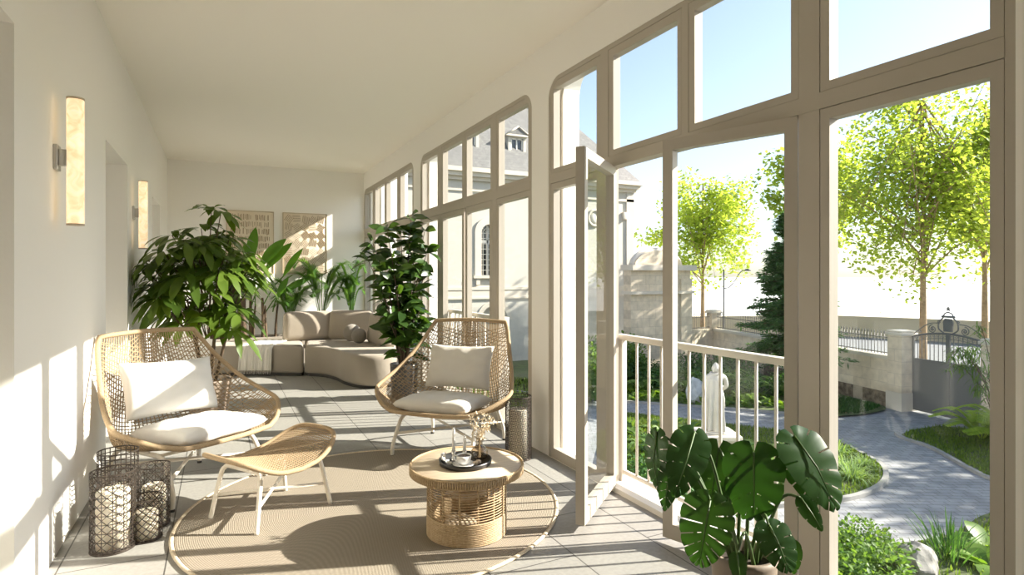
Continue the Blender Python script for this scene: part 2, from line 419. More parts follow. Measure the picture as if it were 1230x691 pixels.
# ---- window wall
def fillet(b,X0,X1,Y,Z,r,sy):
    """solid corner piece below a header: square corner minus a quarter disc. sy: +1 opening lies at +y"""
    poly=[(Y,Z)]
    for k in range(11):
        a=PI/2*k/10
        poly.append((Y+sy*(r-r*math.sin(PI/2-a)) , Z-r+r*math.cos(PI/2-a)))
    vs=[(X0,p[0],p[1]) for p in poly]+[(X1,p[0],p[1]) for p in poly]; n=len(poly)
    fs=[tuple(range(n)),tuple(range(2*n-1,n-1,-1))]+[(i,n+i,n+(i+1)%n,(i+1)%n) for i in range(n)]
    b.add(vs,fs)
b=MB()
edges=[YF]
for s in WIN: edges+=[s,min(s+WW,10.195)]
edges+=[YB+.25]
for k in range(0,len(edges),2): b.box(XR,XR+.1,edges[k],edges[k+1],0,ZC)
for s in WIN:
    b.box(XR,XR+.1,s,s+WW,WT,ZC)
    fillet(b,XR,XR+.1,s,WT,.15,1); fillet(b,XR,XR+.1,s+WW,WT,.15,-1)
# outer leaf of the wall, its openings a little smaller, with rounded heads
IN=.05; XO=XR+.24; OT=WT+.09
for k in range(0,len(edges),2):
    b.box(XR+.1,XO,edges[k]-(0 if k==0 else IN),edges[k+1]+IN,-2.4,ZC+.4)
for s in WIN:
    b.box(XR+.1,XO,s+IN,s+WW-IN,OT,ZC+.4)
    fillet(b,XR+.1,XO,s+IN,OT,.22,1); fillet(b,XR+.1,XO,s+WW-IN,OT,.22,-1)
    b.box(XR+.1,XO,s+IN,s+WW-IN,-2.4,-.03)
b.box(XR,XR+.1,YF,YB,-.2,0)
# added pier outside the far window, blocks sun to end the end-wall light patch
b.box(XO,XR+.70,9.955,10.45,-2.4,ZC+.4)
struct(b.build('wall_right',M['plaster']),'window wall of the veranda between and above the tall windows','wall')

def sash(b,y0,y1,z0,z1,wl,wr,wb,wt,x0=.0015,x1=.055):
    b.box(x0,x1,y0,y0+wl,z0,z1); b.box(x0,x1,y1-wr,y1,z0,z1)
    b.box(x0,x1,y0+wl,y1-wr,z0,z0+wb); b.box(x0,x1,y0+wl,y1-wr,z1-wt,z1)
G=.0025
wlab=['nearest tall window with its casement leaves standing open','middle tall window behind the right rattan chair','farthest tall window beside the curved sofa']
def window(i,s):
    w=thing('window_%d'%(i+1),wlab[i],'window',(XR+.004,s,0),kind='structure')
    b=MB()
    # outer frame with rounded top corners
    f0=.03
    b.box(0,.08,0,f0,0,WT-.15); b.box(0,.08,WW-f0,WW,0,WT-.15)
    b.box(0,.08,.15,WW-.15,WT-f0,WT)
    for sy,Y in ((1,0),(-1,WW)):
        vs=[];n=10
        for k in range(n+1):
            a=PI/2*k/n
            for X in (0,.08):
                for r in (.15,.15-f0):
                    vs.append((X,Y+sy*(.15-r*math.cos(a)),WT-.15+r*math.sin(a)))
        fs=[]
        for k in range(n):
            q=4*k; e=q+4
            fs+=[(q,q+1,e+1,e),(q+2,q+3,e+3,e+2),(q,q+2,e+2,e),(q+1,q+3,e+3,e+1)]
        b.add(vs,fs)
    # posts and middle mullion
    b.box(0,.08,.669,.766,0,2.033); b.box(0,.08,2.142,2.229,0,2.033)
    b.box(0,.08,.669,.766,2.10,WT-f0); b.box(0,.08,1.427,1.477,2.10,WT-f0); b.box(0,.08,2.142,2.229,2.10,WT-f0)
    # transom, proud of the frame
    b.box(-.003,.08,f0,WW-f0,2.033,2.10)
    b.build('frame',M['frame'],w)
    # upper sashes
    tops=[(f0,.669,.038,.041),(.766,1.427,.037,.042),(1.477,2.142,.033,.049),(2.229,WW-f0,.043,.036)]
    k=0
    for (y0,y1,wl,wr) in tops:
        q=MB(); sash(q,y0+G,y1-G,2.10+G,WT-f0-G,wl,wr,.036,.05)
        so=q.build('sash',M['frame'],w)
        MB().box(.024,.028,y0+wl,y1-wr,2.10+.036,WT-f0-.05).build('pane',M['glass'],so)
    # fixed lower side lights
    for (y0,y1,wl,wr) in ((f0,.669,.038,.041),(2.229,WW-f0,.043,.036)):
        q=MB(); sash(q,y0+G,y1-G,.0,2.033-G,wl,wr,.075,.045)
        so=q.build('sash',M['frame'],w)
        MB().box(.024,.028,y0+wl,y1-wr,.075,1.985).build('pane',M['glass'],so)
    # sill board under the opening
    q=MB(); q.box(.0,.21,.69,2.21,-.0,.028); q.build('threshold',M['white_paint'],w)
    # two casement leaves
    for side in (0,1):
        LW=.686 if side else .655; hz=.035
        lf=bpy.data.objects.new('casement_leaf',None); COL.objects.link(lf); lf.parent=w
        y_h=.768 if side==0 else 2.140
        lf.location=(.0,y_h,0)
        sg=1 if side==0 else -1
        q=MB(); st=.055
        y0,y1=(0,sg*LW)
        a,c=min(y0,y1),max(y0,y1)
        sash(q,a+.003,c-.003,hz,2.03,st,st,.075,.055,0,.05)
        q.build('leaf_frame',M['frame'],lf)
        MB().box(.022,.027,a+st,c-st,hz+.075,1.975).build('pane',M['glass'],lf)
        if i==0:
            lf.rotation_euler=(0,0,math.radians(18.5) if side==0 else math.radians(-50))
    return w
for i,s in enumerate(WIN): window(i,s)

# ---- guard rails outside each opening
rl=['cream balcony rail outside the open casement by the monstera','cream balcony rail outside the middle window behind the right chair','cream balcony rail outside the far window by the sofa']
def railing(i,s):
    r=thing('balcony_rail',rl[i],'railing',(XR+.13,s,-.03),group=None)
    b=MB(); b.bbox(-.025,.025,.72,2.2,.965,1.0,.004); b.build('top_rail',M['rail'],r)
    b=MB(); b.bbox(-.012,.012,.74,2.18,.105,.13,.003); b.build('bottom_rail',M['rail'],r)
    for y in (.735,2.165):
        MB().bbox(-.02,.02,y-.022,y+.022,0,.966,.003).build('end_post',M['rail'],r)
    y=2.015
    while y>.8:
        MB().tube([(0,y,.118),(0,y,.97)],.0085,8).build('baluster',M['rail'],r); y-=.1145
for i,s in enumerate(WIN): railing(i,s)

# ---- wall lights
def sconce(y,lab):
    t=thing('wall_light',lab,'wall light',(XL,y,1.6))
    MB().lathe([(.0,0),(.034,0),(.036,.003),(.036,.597),(.034,.6),(0,.6)],28,Matrix.Translation((.082,0,0)),cap0=False,cap1=False).build('alabaster_tube',M['alabaster'],t)
    b=MB(); b.bbox(0,.016,-.03,.05,.255,.375,.003); b.bbox(.012,.052,-.014,.014,.275,.355,.003)
    b.build('bracket',M['steel'],t)
    for zz in (-.0085,.6005): MB().lathe([(.037,0),(.037,.008)],28,Matrix.Translation((.082,0,zz))).build('end_cap',M['wood'],t)
sconce(3.5,'glowing alabaster tube wall light nearest, above the black lanterns')
sconce(6.29,'glowing alabaster tube wall light farther along, above the bushy plant')

# ---- art panels on the end wall
def art(name,x0,lab,kind):
    t=thing(name,lab,'wall art',(x0,YB,1.39))
    W,H=.665,.965
    b=MB(); b.bbox(0,W,-.03,0,0,H,.004); b.build('panel',M['art_panel'],t)
    rim=MB(); e=.012
    rim.box(-e,0,-.038,0,-e,H+e); rim.box(W,W+e,-.038,0,-e,H+e); rim.box(0,W,-.038,0,-e,0); rim.box(0,W,-.038,0,H,H+e)
    rim.build('border',M['wood'],t)
    q=MB(); rr=random.Random(3)
    if kind=='dash':
        for row in range(8):
            zc=H-.085-row*.113
            x=.055
            while x<W-.05:
                if rr.random()>.08:
                    hgt=rr.uniform(.03,.048); dx=rr.uniform(-.004,.004); wd=rr.choice((.0035,.005,.0065))
                    M_=Matrix.Translation((x,-.0315,zc+rr.uniform(-.008,.008)))@Matrix.Rotation(rr.uniform(-.08,.08),4,'Y')
                    q.box(-wd,wd,-.003,.0,-hgt,hgt,M_)
                x+=rr.uniform(.021,.029)
    else:
        for gx in range(5):
            for gz in range(7):
                cx=.083+gx*.125+rr.uniform(-.01,.01); cz=.085+gz*.132+rr.uniform(-.01,.01); a=rr.choice((-1.0,-.6,.6,1.0,1.5,0.15))
                for k in range(-2,3):
                    M_=Matrix.Translation((cx,-.0315,cz))@Matrix.Rotation(a,4,'Y')@Matrix.Translation((k*.024,0,rr.uniform(-.01,.01)))
                    q.box(-.0036,.0036,-.003,.0,-.056,.056,M_)
    q.build('carved_relief',M['art_relief'],t)
art('wall_panel',.088,'carved wooden wall panel with rows of short upright dashes','dash')
art('wall_panel',.908,'carved wooden wall panel with criss-cross hatching, crossed by sunlight','hatch')
# ================================================================== FURNITURE
def cushion(w,h,t,pinch=.05,seed=0,n=26,puff=.45,wr=.006):
    """pillow in its x-z plane (width x, height z), thickness along y"""
    b=MB(); rr=random.Random(seed); ph=[rr.uniform(0,6) for _ in range(6)]
    def f(sgn):
        def g(a,c):
            u=2*a-1; v=2*c-1
            # denser towards the edges
            u=math.sin(u*PI/2)*.5+u*.5; v=math.sin(v*PI/2)*.5+v*.5
            x=u*w/2*(1-pinch*(1-v*v)); z=v*h/2*(1-pinch*1.3*(1-u*u))
            e=max(0,(1-u**4))**puff*max(0,(1-v**4))**puff
            wob=wr*(math.sin(9*u+4*v+ph[0])*math.sin(5*v-3*u+ph[1])+.6*math.sin(17*u*v+ph[2]))*e
            rad=wr*1.2*math.sin(14*math.atan2(v,u)+ph[3])*max(0,(u*u+v*v)-.7)*e
            return (x,sgn*(t/2*e)+wob+rad,z)
        return g
    b.grid(f(1),n,n,True,None,True); b.grid(f(-1),n,n,True,None,False)
    return b
def weld(o,d=.0005):
    bm=bmesh.new(); bm.from_mesh(o.data); bmesh.ops.remove_doubles(bm,verts=bm.verts,dist=d); bmesh.ops.recalc_face_normals(bm,faces=bm.faces); bm.to_mesh(o.data); bm.free(); return o

RIM=[(.295,.405,.358),(.40,.35,.388),(.497,.26,.44),(.545,.175,.482),(.53,.08,.525),(.475,-.08,.615),(.40,-.25,.765),(.35,-.36,.895),(.318,-.40,.962)]
CEN=[(0,.425,.352),(0,.29,.325),(0,.1,.292),(0,-.1,.275),(0,-.22,.297),(0,-.30,.40),(0,-.36,.56),(0,-.40,.76),(0,-.425,.975)]
RIMc=crv(RIM,8); CENc=crv(CEN,8)
def samp(c,t):
    x=t*(len(c)-1); i=min(int(x),len(c)-2); return c[i].lerp(c[i+1],x-i)
def shell(t,v):
    a=samp(CENc,t); r=samp(RIMc,t); s=abs(v)
    k=s**1.9
    kz=s**2.6 if t<.62 else s**(2.6-1.2*min(1,(t-.62)/.3))
    # sides bulge out before they reach the rim
    l=r.x*(s*1.0+.16*math.sin(PI*s)*max(0,1-abs(t-.42)/.5))
    return V(math.copysign(l,v), a.y+(r.y-a.y)*k, a.z+(r.z-a.z)*kz)
def make_chair():
    t=thing('rattan_armchair','','armchair')
    b=MB()
    loop=[shell(0,v/10) for v in range(-9,10)]
    right=[samp(RIMc,k/40) for k in range(0,41)]
    top=[shell(1,v/10) for v in range(9,-10,-1)]
    left=[V(-p.x,p.y,p.z) for p in reversed(right)]
    ring=loop+right+top+left
    b.tube(ring,.0155,10,closed=True)
    b.build('rim',M['rope'],t)
    b=MB()
    NL=42
    for k in range(NL+1):
        v=-1+2*k/NL
        b.tube([shell(q/38,v*.985) for q in range(0,39)],.0033,5,caps=False)
    NC=56
    for k in range(1,NC):
        tt=k/NC
        if tt>.93: continue
        # strands slant in the seat and the lower back, fanning out below the open top band
        sl=.05*math.sin(k*.9)
        b.tube([shell(min(1,max(0,tt+sl*(q/26-.5)*.3)),(-1+2*q/26)*.985) for q in range(27)],.0031,5,caps=False)
    for sg in (1,-1):
        for k in range(14):
            t0=.5+k*.028; pts=[]
            for q in range(15):
                a=q/14; pts.append(shell(min(1,t0+.42*a*(1-k/22)),sg*(.95-1.15*a)))
            b.tube(pts,.0028,4,caps=False)
    b.build('woven_shell',M['rope'],t)
    for sg in (1,-1):
        for (fy,ty) in ((.335,.235),(-.345,-.235)):
            pts=crv([(sg*.325,fy,.012),(sg*.318,fy*.93+ty*.07,.10),(sg*.306,ty+(fy-ty)*.22,.235),(sg*.302,ty*.93,.272),(sg*.30,ty*.72,.285),(sg*.30,ty*.4,.287)],6)
            lg=MB().tube(pts,.0145,10).build('leg',M['cream_metal'],t)
            MB().lathe([(.0155,0),(.0155,.014)],12,Matrix.Translation((sg*.325,fy,0))).build('foot_cap',M['foot'],lg)
        MB().tube([(sg*.30,.1,.287),(sg*.30,-.1,.287)],.0143,10).build('side_rail',M['cream_metal'],t)
    for s in (1,-1):
        MB().tube([(-.315,.30*s,.165),(.315,-.30*s,.165)],.0105,8,flat=1).build('stretcher',M['cream_metal'],t)
    for y in (.17,-.17):
        MB().tube(crv([(-.30,y,.287),(-.15,y,.280),(0,y,.272),(.15,y,.280),(.30,y,.287)],3),.010,8).build('seat_bar',M['cream_metal'],t)
    return t
def local(t,p):
    return Matrix.Translation(t.location)@Euler((0,0,t.rotation_euler.z)).to_matrix().to_4x4()@Vector(p)
def face(fx,fy): return math.atan2(fy,fx)-PI/2     # local +y looks along (fx,fy)
chL=make_chair(); chL.location=(-.19,4.35,0); chL.rotation_euler.z=face(.60,-.80)
chL['label']='rattan rope armchair by the white wall with a footstool before it'
chL['group']='rattan rope armchairs with cream legs'
chR=copy_tree(chL); chR.location=(1.613,4.357,0); chR.rotation_euler.z=face(-.70,-.71)
chR['label']='rattan rope armchair standing by the window behind the coffee table'
def put_cushions(ch,mat,pw,ph,seed,lab1,lab2,px=0,roll=0):
    s=cushion(.58,.54,.13,.03,seed,wr=.004,puff=.38)
    o=weld(s.build('seat_cushion',mat)); tag(o,lab1,'cushion')
    p=local(ch,(0,.125,.385)); o.location=p
    o.rotation_euler=(Matrix.Rotation(ch.rotation_euler.z,3,'Z')@Matrix.Rotation(math.radians(-86),3,'X')).to_euler()
    s=cushion(pw,ph,.17,.07,seed+1,wr=.006)
    o=weld(s.build('lumbar_pillow',mat)); tag(o,lab2,'pillow')
    o.location=local(ch,(px,-.175,.445+ph/2*.93))
    o.rotation_euler=(Matrix.Rotation(ch.rotation_euler.z,3,'Z')@Matrix.Rotation(math.radians(20),3,'X')@Matrix.Rotation(roll,3,'Y')).to_euler()
put_cushions(chL,M['white_fab'],.62,.37,3,'plump white round-edged seat cushion in the armchair by the white wall','bright white oblong pillow leaning in the armchair by the white wall',0,-.05)
put_cushions(chR,M['ivory_fab'],.56,.36,9,'ivory seat cushion in the armchair by the window','ivory oblong pillow leaning in the armchair by the window',0,0)

# ---- footstool
def make_stool():
    t=thing('rattan_footstool','low saddle-shaped rattan rope footstool on cream tube legs','footstool',(.264,3.62,0),math.atan2(.256,.401))
    a,c=.335,.255
    def S(u,v):   # u along, v across
        x=u*a*(1-.04*v*v); y=v*c*(1-.10*u*u)
        z=.325+.085*abs(u)**2.2-.035*v*v*(1-u*u)+.012*u
        return V(x,y,z)
    def rp(th):
        e=.5
        cu,su=math.cos(th),math.sin(th)
        u=math.copysign(abs(cu)**e,cu); v=math.copysign(abs(su)**e,su)
        k=.985
        return S(u*k,v*k)
    b=MB(); b.tube([rp(2*PI*k/64) for k in range(64)],.0135,10,closed=True); b.build('rim',M['rope'],t)
    b=MB()
    for k in range(-15,16):
        v=k/16; lim=(1-abs(v)**4)**.25*.985
        b.tube([S(-lim+2*lim*q/20,v) for q in range(21)],.0031,5,caps=False)
    for k in range(-20,21):
        u=k/21; lim=(1-abs(u)**4)**.25*.985
        b.tube([S(u,-lim+2*lim*q/14) for q in range(15)],.0033,5,caps=False)
    b.build('woven_top',M['rope'],t)
    for sx in (1,-1):
        for sy in (1,-1):
            pts=crv([(sx*.245,sy*.20,.01),(sx*.225,sy*.188,.12),(sx*.20,sy*.17,.255),(sx*.19,sy*.155,.285),(sx*.185,sy*.13,.297),(sx*.185,sy*.06,.30)],6)
            lg=MB().tube(pts,.0125,10).build('leg',M['cream_metal'],t)
            MB().lathe([(.0135,0),(.0135,.012)],12,Matrix.Translation((sx*.245,sy*.20,0))).build('foot_cap',M['foot'],lg)
        MB().tube([(sx*.185,-.07,.30),(sx*.185,.07,.30)],.0123,10).build('end_rail',M['cream_metal'],t)
    for s in (1,-1):
        MB().tube([(-.228,.19*s,.135),(.228,-.19*s,.135)],.009,8).build('stretcher',M['cream_metal'],t)
    for y in (.08,-.08):
        MB().tube([(-.185,y,.303),(0,y,.314),(.185,y,.303)],.008,8).build('seat_bar',M['cream_metal'],t)
make_stool()

# ---- round rug
RC=(.83,3.48)
rug=MB(); rug.lathe([(0,0),(1.055,0),(1.055,.008),(1.03,.011),(0,.011)],96,cap0=False,cap1=False)
ro=rug.build('round_rug',M['rug']); ro.location=(*RC,.001)
tag(ro,'large round braided jute rug under the coffee table','rug')
e=MB(); e.tube([(1.055*math.cos(2*PI*k/120),1.055*math.sin(2*PI*k/120),.008) for k in range(120)],.011,8,closed=True,flat=.7); e.build('braided_border',M['rug_edge'],ro)

# ---- coffee table
CT=(1.158,2.885)
ct=thing('coffee_table','round pale oak coffee table on a caned basket base','coffee table',(*CT,.012))
TH=.352
b=MB(); b.lathe([(0,TH-.022),(.288,TH-.022),(.291,TH-.018),(.291,TH-.003),(.288,TH),(0,TH)],72,cap0=False,cap1=False); b.build('tabletop',M['wood'],ct)
b=MB()
for k in range(150):
    a=2*PI*k/150
    b.tube([(.294*math.cos(a),.294*math.sin(a),TH-.036),(.294*math.cos(a),.294*math.sin(a),TH+.001)],.0052,5)
b.tube([(.293*math.cos(2*PI*k/90),.293*math.sin(2*PI*k/90),TH+.002) for k in range(90)],.006,6,closed=True)
b.tube([(.285*math.cos(2*PI*k/90),.285*math.sin(2*PI*k/90),TH-.036) for k in range(90)],.007,6,closed=True)
b.build('cane_edging',M['rattan'],ct)
BR=.205
b=MB()
for k in range(13):
    z=.006+k*.0085
    b.tube([(BR*math.cos(2*PI*q/60),BR*math.sin(2*PI*q/60),z) for q in range(60)],.0052,6,closed=True)
b.lathe([(BR-.004,.0),(BR-.004,.112)],60,cap0=False,cap1=False)
b.build('wrapped_base',M['rattan'],ct)
b=MB()
for k in range(15):
    z=.124+k*.0132
    b.tube([((BR+.001)*math.cos(2*PI*q/60),(BR+.001)*math.sin(2*PI*q/60),z) for q in range(60)],.0026,5,closed=True)
b.build('cane_hoops',M['rattan'],ct)
for k in range(14):
    a=2*PI*k/14+.12
    ca,sa=math.cos(a),math.sin(a)
    pts=crv([((BR-.006)*ca,(BR-.006)*sa,.09),((BR-.005)*ca,(BR-.005)*sa,.20),((BR-.006)*ca,(BR-.006)*sa,.27),((BR-.03)*ca,(BR-.03)*sa,.312),((BR-.075)*ca,(BR-.075)*sa,.326)],5)
    MB().tube(pts,.0062,8).build('upright',M['rattan'],ct)
b=MB()
for z in (.2,.205): pass
b.lathe([(0,.195),(.10,.195),(.105,.2),(.105,.232),(.10,.236),(0,.236)],36,cap0=False,cap1=False)
for k in range(4):
    a=PI/2*k+.3; b.tube([(.09*math.cos(a),.09*math.sin(a),.21),((BR-.01)*math.cos(a),(BR-.01)*math.sin(a),.214)],.007,6)
b.build('inner_disc',M['wood'],ct)
b=MB(); b.lathe([(0,.012),(BR-.012,.012),(BR-.012,.03),(0,.03)],40,cap0=False,cap1=False); b.build('floor_disc',M['wood'],ct)
TZ=TH+.012   # height of the table top
tr=(1.15,2.885)
t=thing('serving_tray','round black lacquer tray on the coffee table','tray',(*tr,TZ+.001))
b=MB(); b.lathe([(0,0),(.128,0),(.136,.004),(.138,.026),(.134,.027),(.131,.008),(.0,.006)],56,cap0=False,cap1=False); b.build('tray_body',M['black'],t)
TZ2=TZ+.008
# cup, saucer
sx,sy=tr[0]-.028,tr[1]-.048
b=MB(); b.lathe([(0,0),(.03,0),(.034,.003),(.058,.010),(.057,.012),(.03,.006),(0,.005)],40,cap0=False,cap1=False)
o=b.build('saucer',M['ceramic']); o.location=(sx,sy,TZ2); tag(o,'small white saucer under the coffee cup on the black tray','saucer')
t=thing('coffee_cup','white coffee cup standing on its saucer on the tray','cup',(sx,sy,TZ2+.0065))
b=MB(); b.lathe([(0,0),(.019,0),(.022,.003),(.034,.016),(.0385,.034),(.039,.048),(.037,.048),(.0365,.034),(.031,.016),(0,.007)],36,cap0=False,cap1=False); b.build('cup_body',M['ceramic'],t)
MB().lathe([(0,.040),(.0362,.040)],36,cap0=False,cap1=False).build('coffee',M['coffee'],t)
MB().tube(crv([(.037,0,.040),(.055,0,.040),(.058,0,.028),(.046,0,.016),(.034,0,.016)],5),.0035,8,M=Matrix.Rotation(2.4,4,'Z')).build('handle',M['ceramic'],t)
# candlesticks
def candlestick(x,y,hh,lab,lab2):
    t=thing('candle_holder',lab,'candle holder',(x,y,TZ2))
    MB().lathe([(0,0),(.017,0),(.018,.003),(.011,.008),(.010,.03),(.0115,.05),(.009,.05),(.009,.045),(0,.045)],20,cap0=False,cap1=False).build('holder_body',M['silver'],t)
    c=thing('taper_candle',lab2,'candle',(x,y,TZ2+.0455))
    MB().lathe([(0,0),(.0085,0),(.0075,hh-.006),(.004,hh),(0,hh)],16,cap0=False,cap1=False).build('candle_body',M['ceramic'],c)
    MB().tube([(0,0,hh-.001),(.001,0,hh+.012)],.0012,5).build('wick',M['wick'],c)
candlestick(tr[0]-.042,tr[1]+.062,.125,'silver candle holder at the back of the tray under the taller taper','taller white taper candle, behind the coffee cup')
candlestick(tr[0]+.012,tr[1]+.042,.085,'silver candle holder on the tray under the shorter taper','shorter white taper candle, between the cup and the vase')
# vase with dried flowers
vx,vy=tr[0]+.085,tr[1]+.012
t=thing('glass_vase','smoky round glass vase on the right of the tray','vase',(vx,vy,TZ2))
b=MB(); b.lathe([(0,0),(.02,0),(.036,.008),(.047,.028),(.045,.048),(.030,.066),(.0175,.076),(.0165,.09),(.019,.118),(.0175,.118),(.015,.09),(.0165,.077),(.029,.0645),(.0435,.047),(.0455,.028),(.035,.0095),(0,.003)],36,cap0=False,cap1=False)
b.build('vase_body',M['smoked'],t)
rr=random.Random(5)
fb=thing('dried_flowers','sprig of dried beige flowers standing in the glass vase','dried flowers',(vx,vy,TZ2+.01))
fl=MB(); stm=MB()
for k in range(13):
    a=rr.uniform(0,2*PI); sp=rr.uniform(.02,.085); h=rr.uniform(.13,.25)
    top=V(sp*math.cos(a)-.005,sp*math.sin(a),h); 
    pts=crv([(rr.uniform(-.01,.01),rr.uniform(-.01,.01),0.0),(sp*.12*math.cos(a),sp*.12*math.sin(a),.11),top],5)
    stm.tube(pts,.0009,4)
    for q in range(9):
        p=pts[-1-min(5,rr.randrange(6))]+V(rr.gauss(0,.012),rr.gauss(0,.012),rr.gauss(0,.012))
        for j in range(5):
            d=V(rr.gauss(0,1),rr.gauss(0,1),rr.gauss(.3,1)); fl.leaf(p,d,V(rr.gauss(0,1),rr.gauss(0,1),1),rr.uniform(.008,.016),.008,.1,.3,2,'obo')
stm.build('stems',M['dryflower'],fb); fl.build('flower_heads',M['dryflower'],fb)
for k,(dx,dy,lab) in enumerate(((.030,-.065,'round beige biscuit nearest on the tray beside the saucer'),(.052,-.050,'round beige biscuit on the tray, the one closer to the vase'))):
    t=thing('macaron',lab,'biscuit',(tr[0]+dx,tr[1]+dy,TZ2))
    MB().lathe([(0,0),(.012,0),(.0145,.004),(.0145,.007),(0,.007)],18,cap0=False,cap1=False).build('lower_shell',M['macaron'],t)
    MB().lathe([(.0135,.0065),(.0135,.0095)],18).build('filling',M['wax'],t)
    MB().lathe([(0,.009),(.0145,.009),(.0145,.012),(.011,.017),(0,.019)],18,cap0=False,cap1=False).build('upper_shell',M['macaron'],t)
b=MB()
for k in range(6):
    c=V(rr.gauss(0,.01),rr.gauss(0,.01),.006)
    for j in range(7): b.leaf(c,V(rr.gauss(0,1),rr.gauss(0,1),rr.gauss(.5,.5)),V(0,0,1),.013,.010,.1,.3,2,'obo')
o=b.build('white_blossom',M['ceramic']); o.location=(tr[0]-.085,tr[1]+.0,TZ2); tag(o,'small white blossom lying on the left of the tray','blossom')
t=thing('ring_box','small square silver box lying open on the tray','box',(tr[0]-.098,tr[1]+.04,TZ2),.3)
MB().bbox(-.016,.016,-.016,.016,0,.016,.002).build('box_body',M['silver'],t); MB().bbox(-.017,.017,.014,.018,.012,.046,.0015).build('lid',M['silver'],t)

# ---- lanterns: pierced bronze cylinders
def pierced(r,h,segs,w,th=.0022):
    """segs: lines in the unrolled sheet, as ((u0,z0),(u1,z1)), u in metres along the circumference"""
    b=MB()
    for (a,c) in segs:
        a=V(*a,0); c=V(*c,0); d=c-a; L=d.length
        if L<1e-5: continue
        n=max(1,int(math.ceil(abs(d.x)/(r*.22)))); pn=V(-d.y,d.x,0)/L*w/2
        vs=[];fs=[]
        for k in range(n+1):
            p=a+d*k/n
            for rad in (r,r-th):
                for sg in (1,-1):
                    q=p+pn*sg; an=q.x/r
                    vs.append((rad*math.cos(an),rad*math.sin(an),q.y))
        for k in range(n):
            i=4*k;j=i+4
            fs+=[(i,i+1,j+1,j),(i+2,j+2,j+3,i+3),(i,j,j+2,i+2),(i+1,i+3,j+3,j+1)]
        b.add(vs,fs,False)
    for z in (.0,h-.006):
        b.lathe([(r+.0006,z),(r+.0006,z+.006),(r-th,z+.006),(r-th,z),(r+.0006,z)],56,cap0=False,cap1=False,smooth=False)
    return b
def segs_star(r,h,n,rows):
    S=[];U=2*PI*r/n;H=h/rows
    for i in range(n):
        S.append(((i*U,0),(i*U,h)))
        for j in range(rows):
            u,z=i*U,j*H
            S+= [((u,z),(u+U,z+H)),((u,z+H),(u+U,z)),((u,z+H/2),(u+U,z+H/2))]
    return S
def segs_grid(r,h,n,rows):
    S=[];U=2*PI*r/n;H=h/rows
    for i in range(n):
        S.append(((i*U,0),(i*U,h)))
    for j in range(rows): S.append(((0,j*H),(2*PI*r,j*H)))
    return S
def segs_diag(r,h,n,rows):
    S=[];U=2*PI*r/n;H=h/rows
    for i in range(n):
        for j in range(rows):
            u,z=i*U,j*H; S+=[((u,z),(u+U,z+H)),((u,z+H),(u+U,z))]
    return S
def segs_diam(r,h,n,rows):
    S=[];U=2*PI*r/n;H=h/rows
    for i in range(n):
        S.append(((i*U,0),(i*U,h)))
        for j in range(rows):
            u,z=i*U,j*H; m=(u+U/2,z+H/2)
            S+=[((u,z+H/2),(u+U/2,z+H)),((u+U/2,z+H),(u+U,z+H/2)),((u+U,z+H/2),(u+U/2,z)),((u+U/2,z),(u,z+H/2))]
            S+=[((u+U*.25,z+H/2),(u+U*.75,z+H/2))]
    return S
def segs_fret(r,h,n,rows):
    S=[];U=2*PI*r/n;H=h/rows
    for j in range(rows+1): S.append(((0,j*H),(2*PI*r,j*H)))
    for i in range(n):
        for j in range(rows):
            o=.5*U if j%2 else 0; u,z=i*U+o,j*H
            S.append(((u,z),(u,z+H))); S.append(((u+U*.3,z+H*.2),(u+U*.3,z+H*.8))); S.append(((u+U*.7,z+H*.2),(u+U*.7,z+H*.8))); S.append(((u+U*.3,z+H*.5),(u+U*.7,z+H*.5)))
    return S
def lantern(x,y,r,h,segs,w,lab,cl,clab,cr=None):
    t=thing('candle_lantern',lab,'lantern',(x,y,.0))
    pierced(r,h,segs,w).build('pierced_shade',M['dark_metal'],t)
    MB().lathe([(0,0),(r-.001,0),(r-.001,.007),(0,.007)],48,cap0=False,cap1=False).build('base_plate',M['dark_metal'],t)
    if cl:
        cr=cr or r*.74
        c=thing('pillar_candle',clab,'candle',(x,y,.0075))
        MB().lathe([(0,0),(cr,0),(cr,cl-.012),(cr-.006,cl-.002),(cr-.014,cl),(cr*.5,cl-.006),(0,cl-.008)],40,cap0=False,cap1=False).build('candle_body',M['wax'],c)
        MB().tube([(0,0,cl-.01),(.002,0,cl+.012)],.0016,6).build('wick',M['wick'],c)
lantern(-.478,3.50,.098,.385,segs_star(.098,.385,13,9),.0034,'tall bronze lantern with a star-lattice pattern, nearest the camera',.285,'thick ivory candle inside the star-lattice lantern')
lantern(-.50,3.83,.097,.40,segs_grid(.097,.40,24,15),.0042,'tall bronze lantern with a square-grid pattern, rearmost of the four',.20,'ivory candle inside the square-grid lantern')
lantern(-.325,3.735,.078,.325,segs_diam(.078,.325,12,7),.0030,'bronze lantern with a diamond pattern, behind the shortest lantern',.21,'ivory candle inside the diamond-pattern lantern')
lantern(-.345,3.555,.076,.215,segs_diag(.076,.215,13,6),.0040,'short bronze lantern with a diagonal lattice, lowest of the four',.135,'round stubby ivory candle inside the short lattice lantern')
lantern(1.975,3.90,.098,.46,segs_fret(.098,.46,17,19),.0036,'tall bronze fretwork lantern standing alone by the window pier',.36,'tall ivory candle inside the lantern by the window pier')

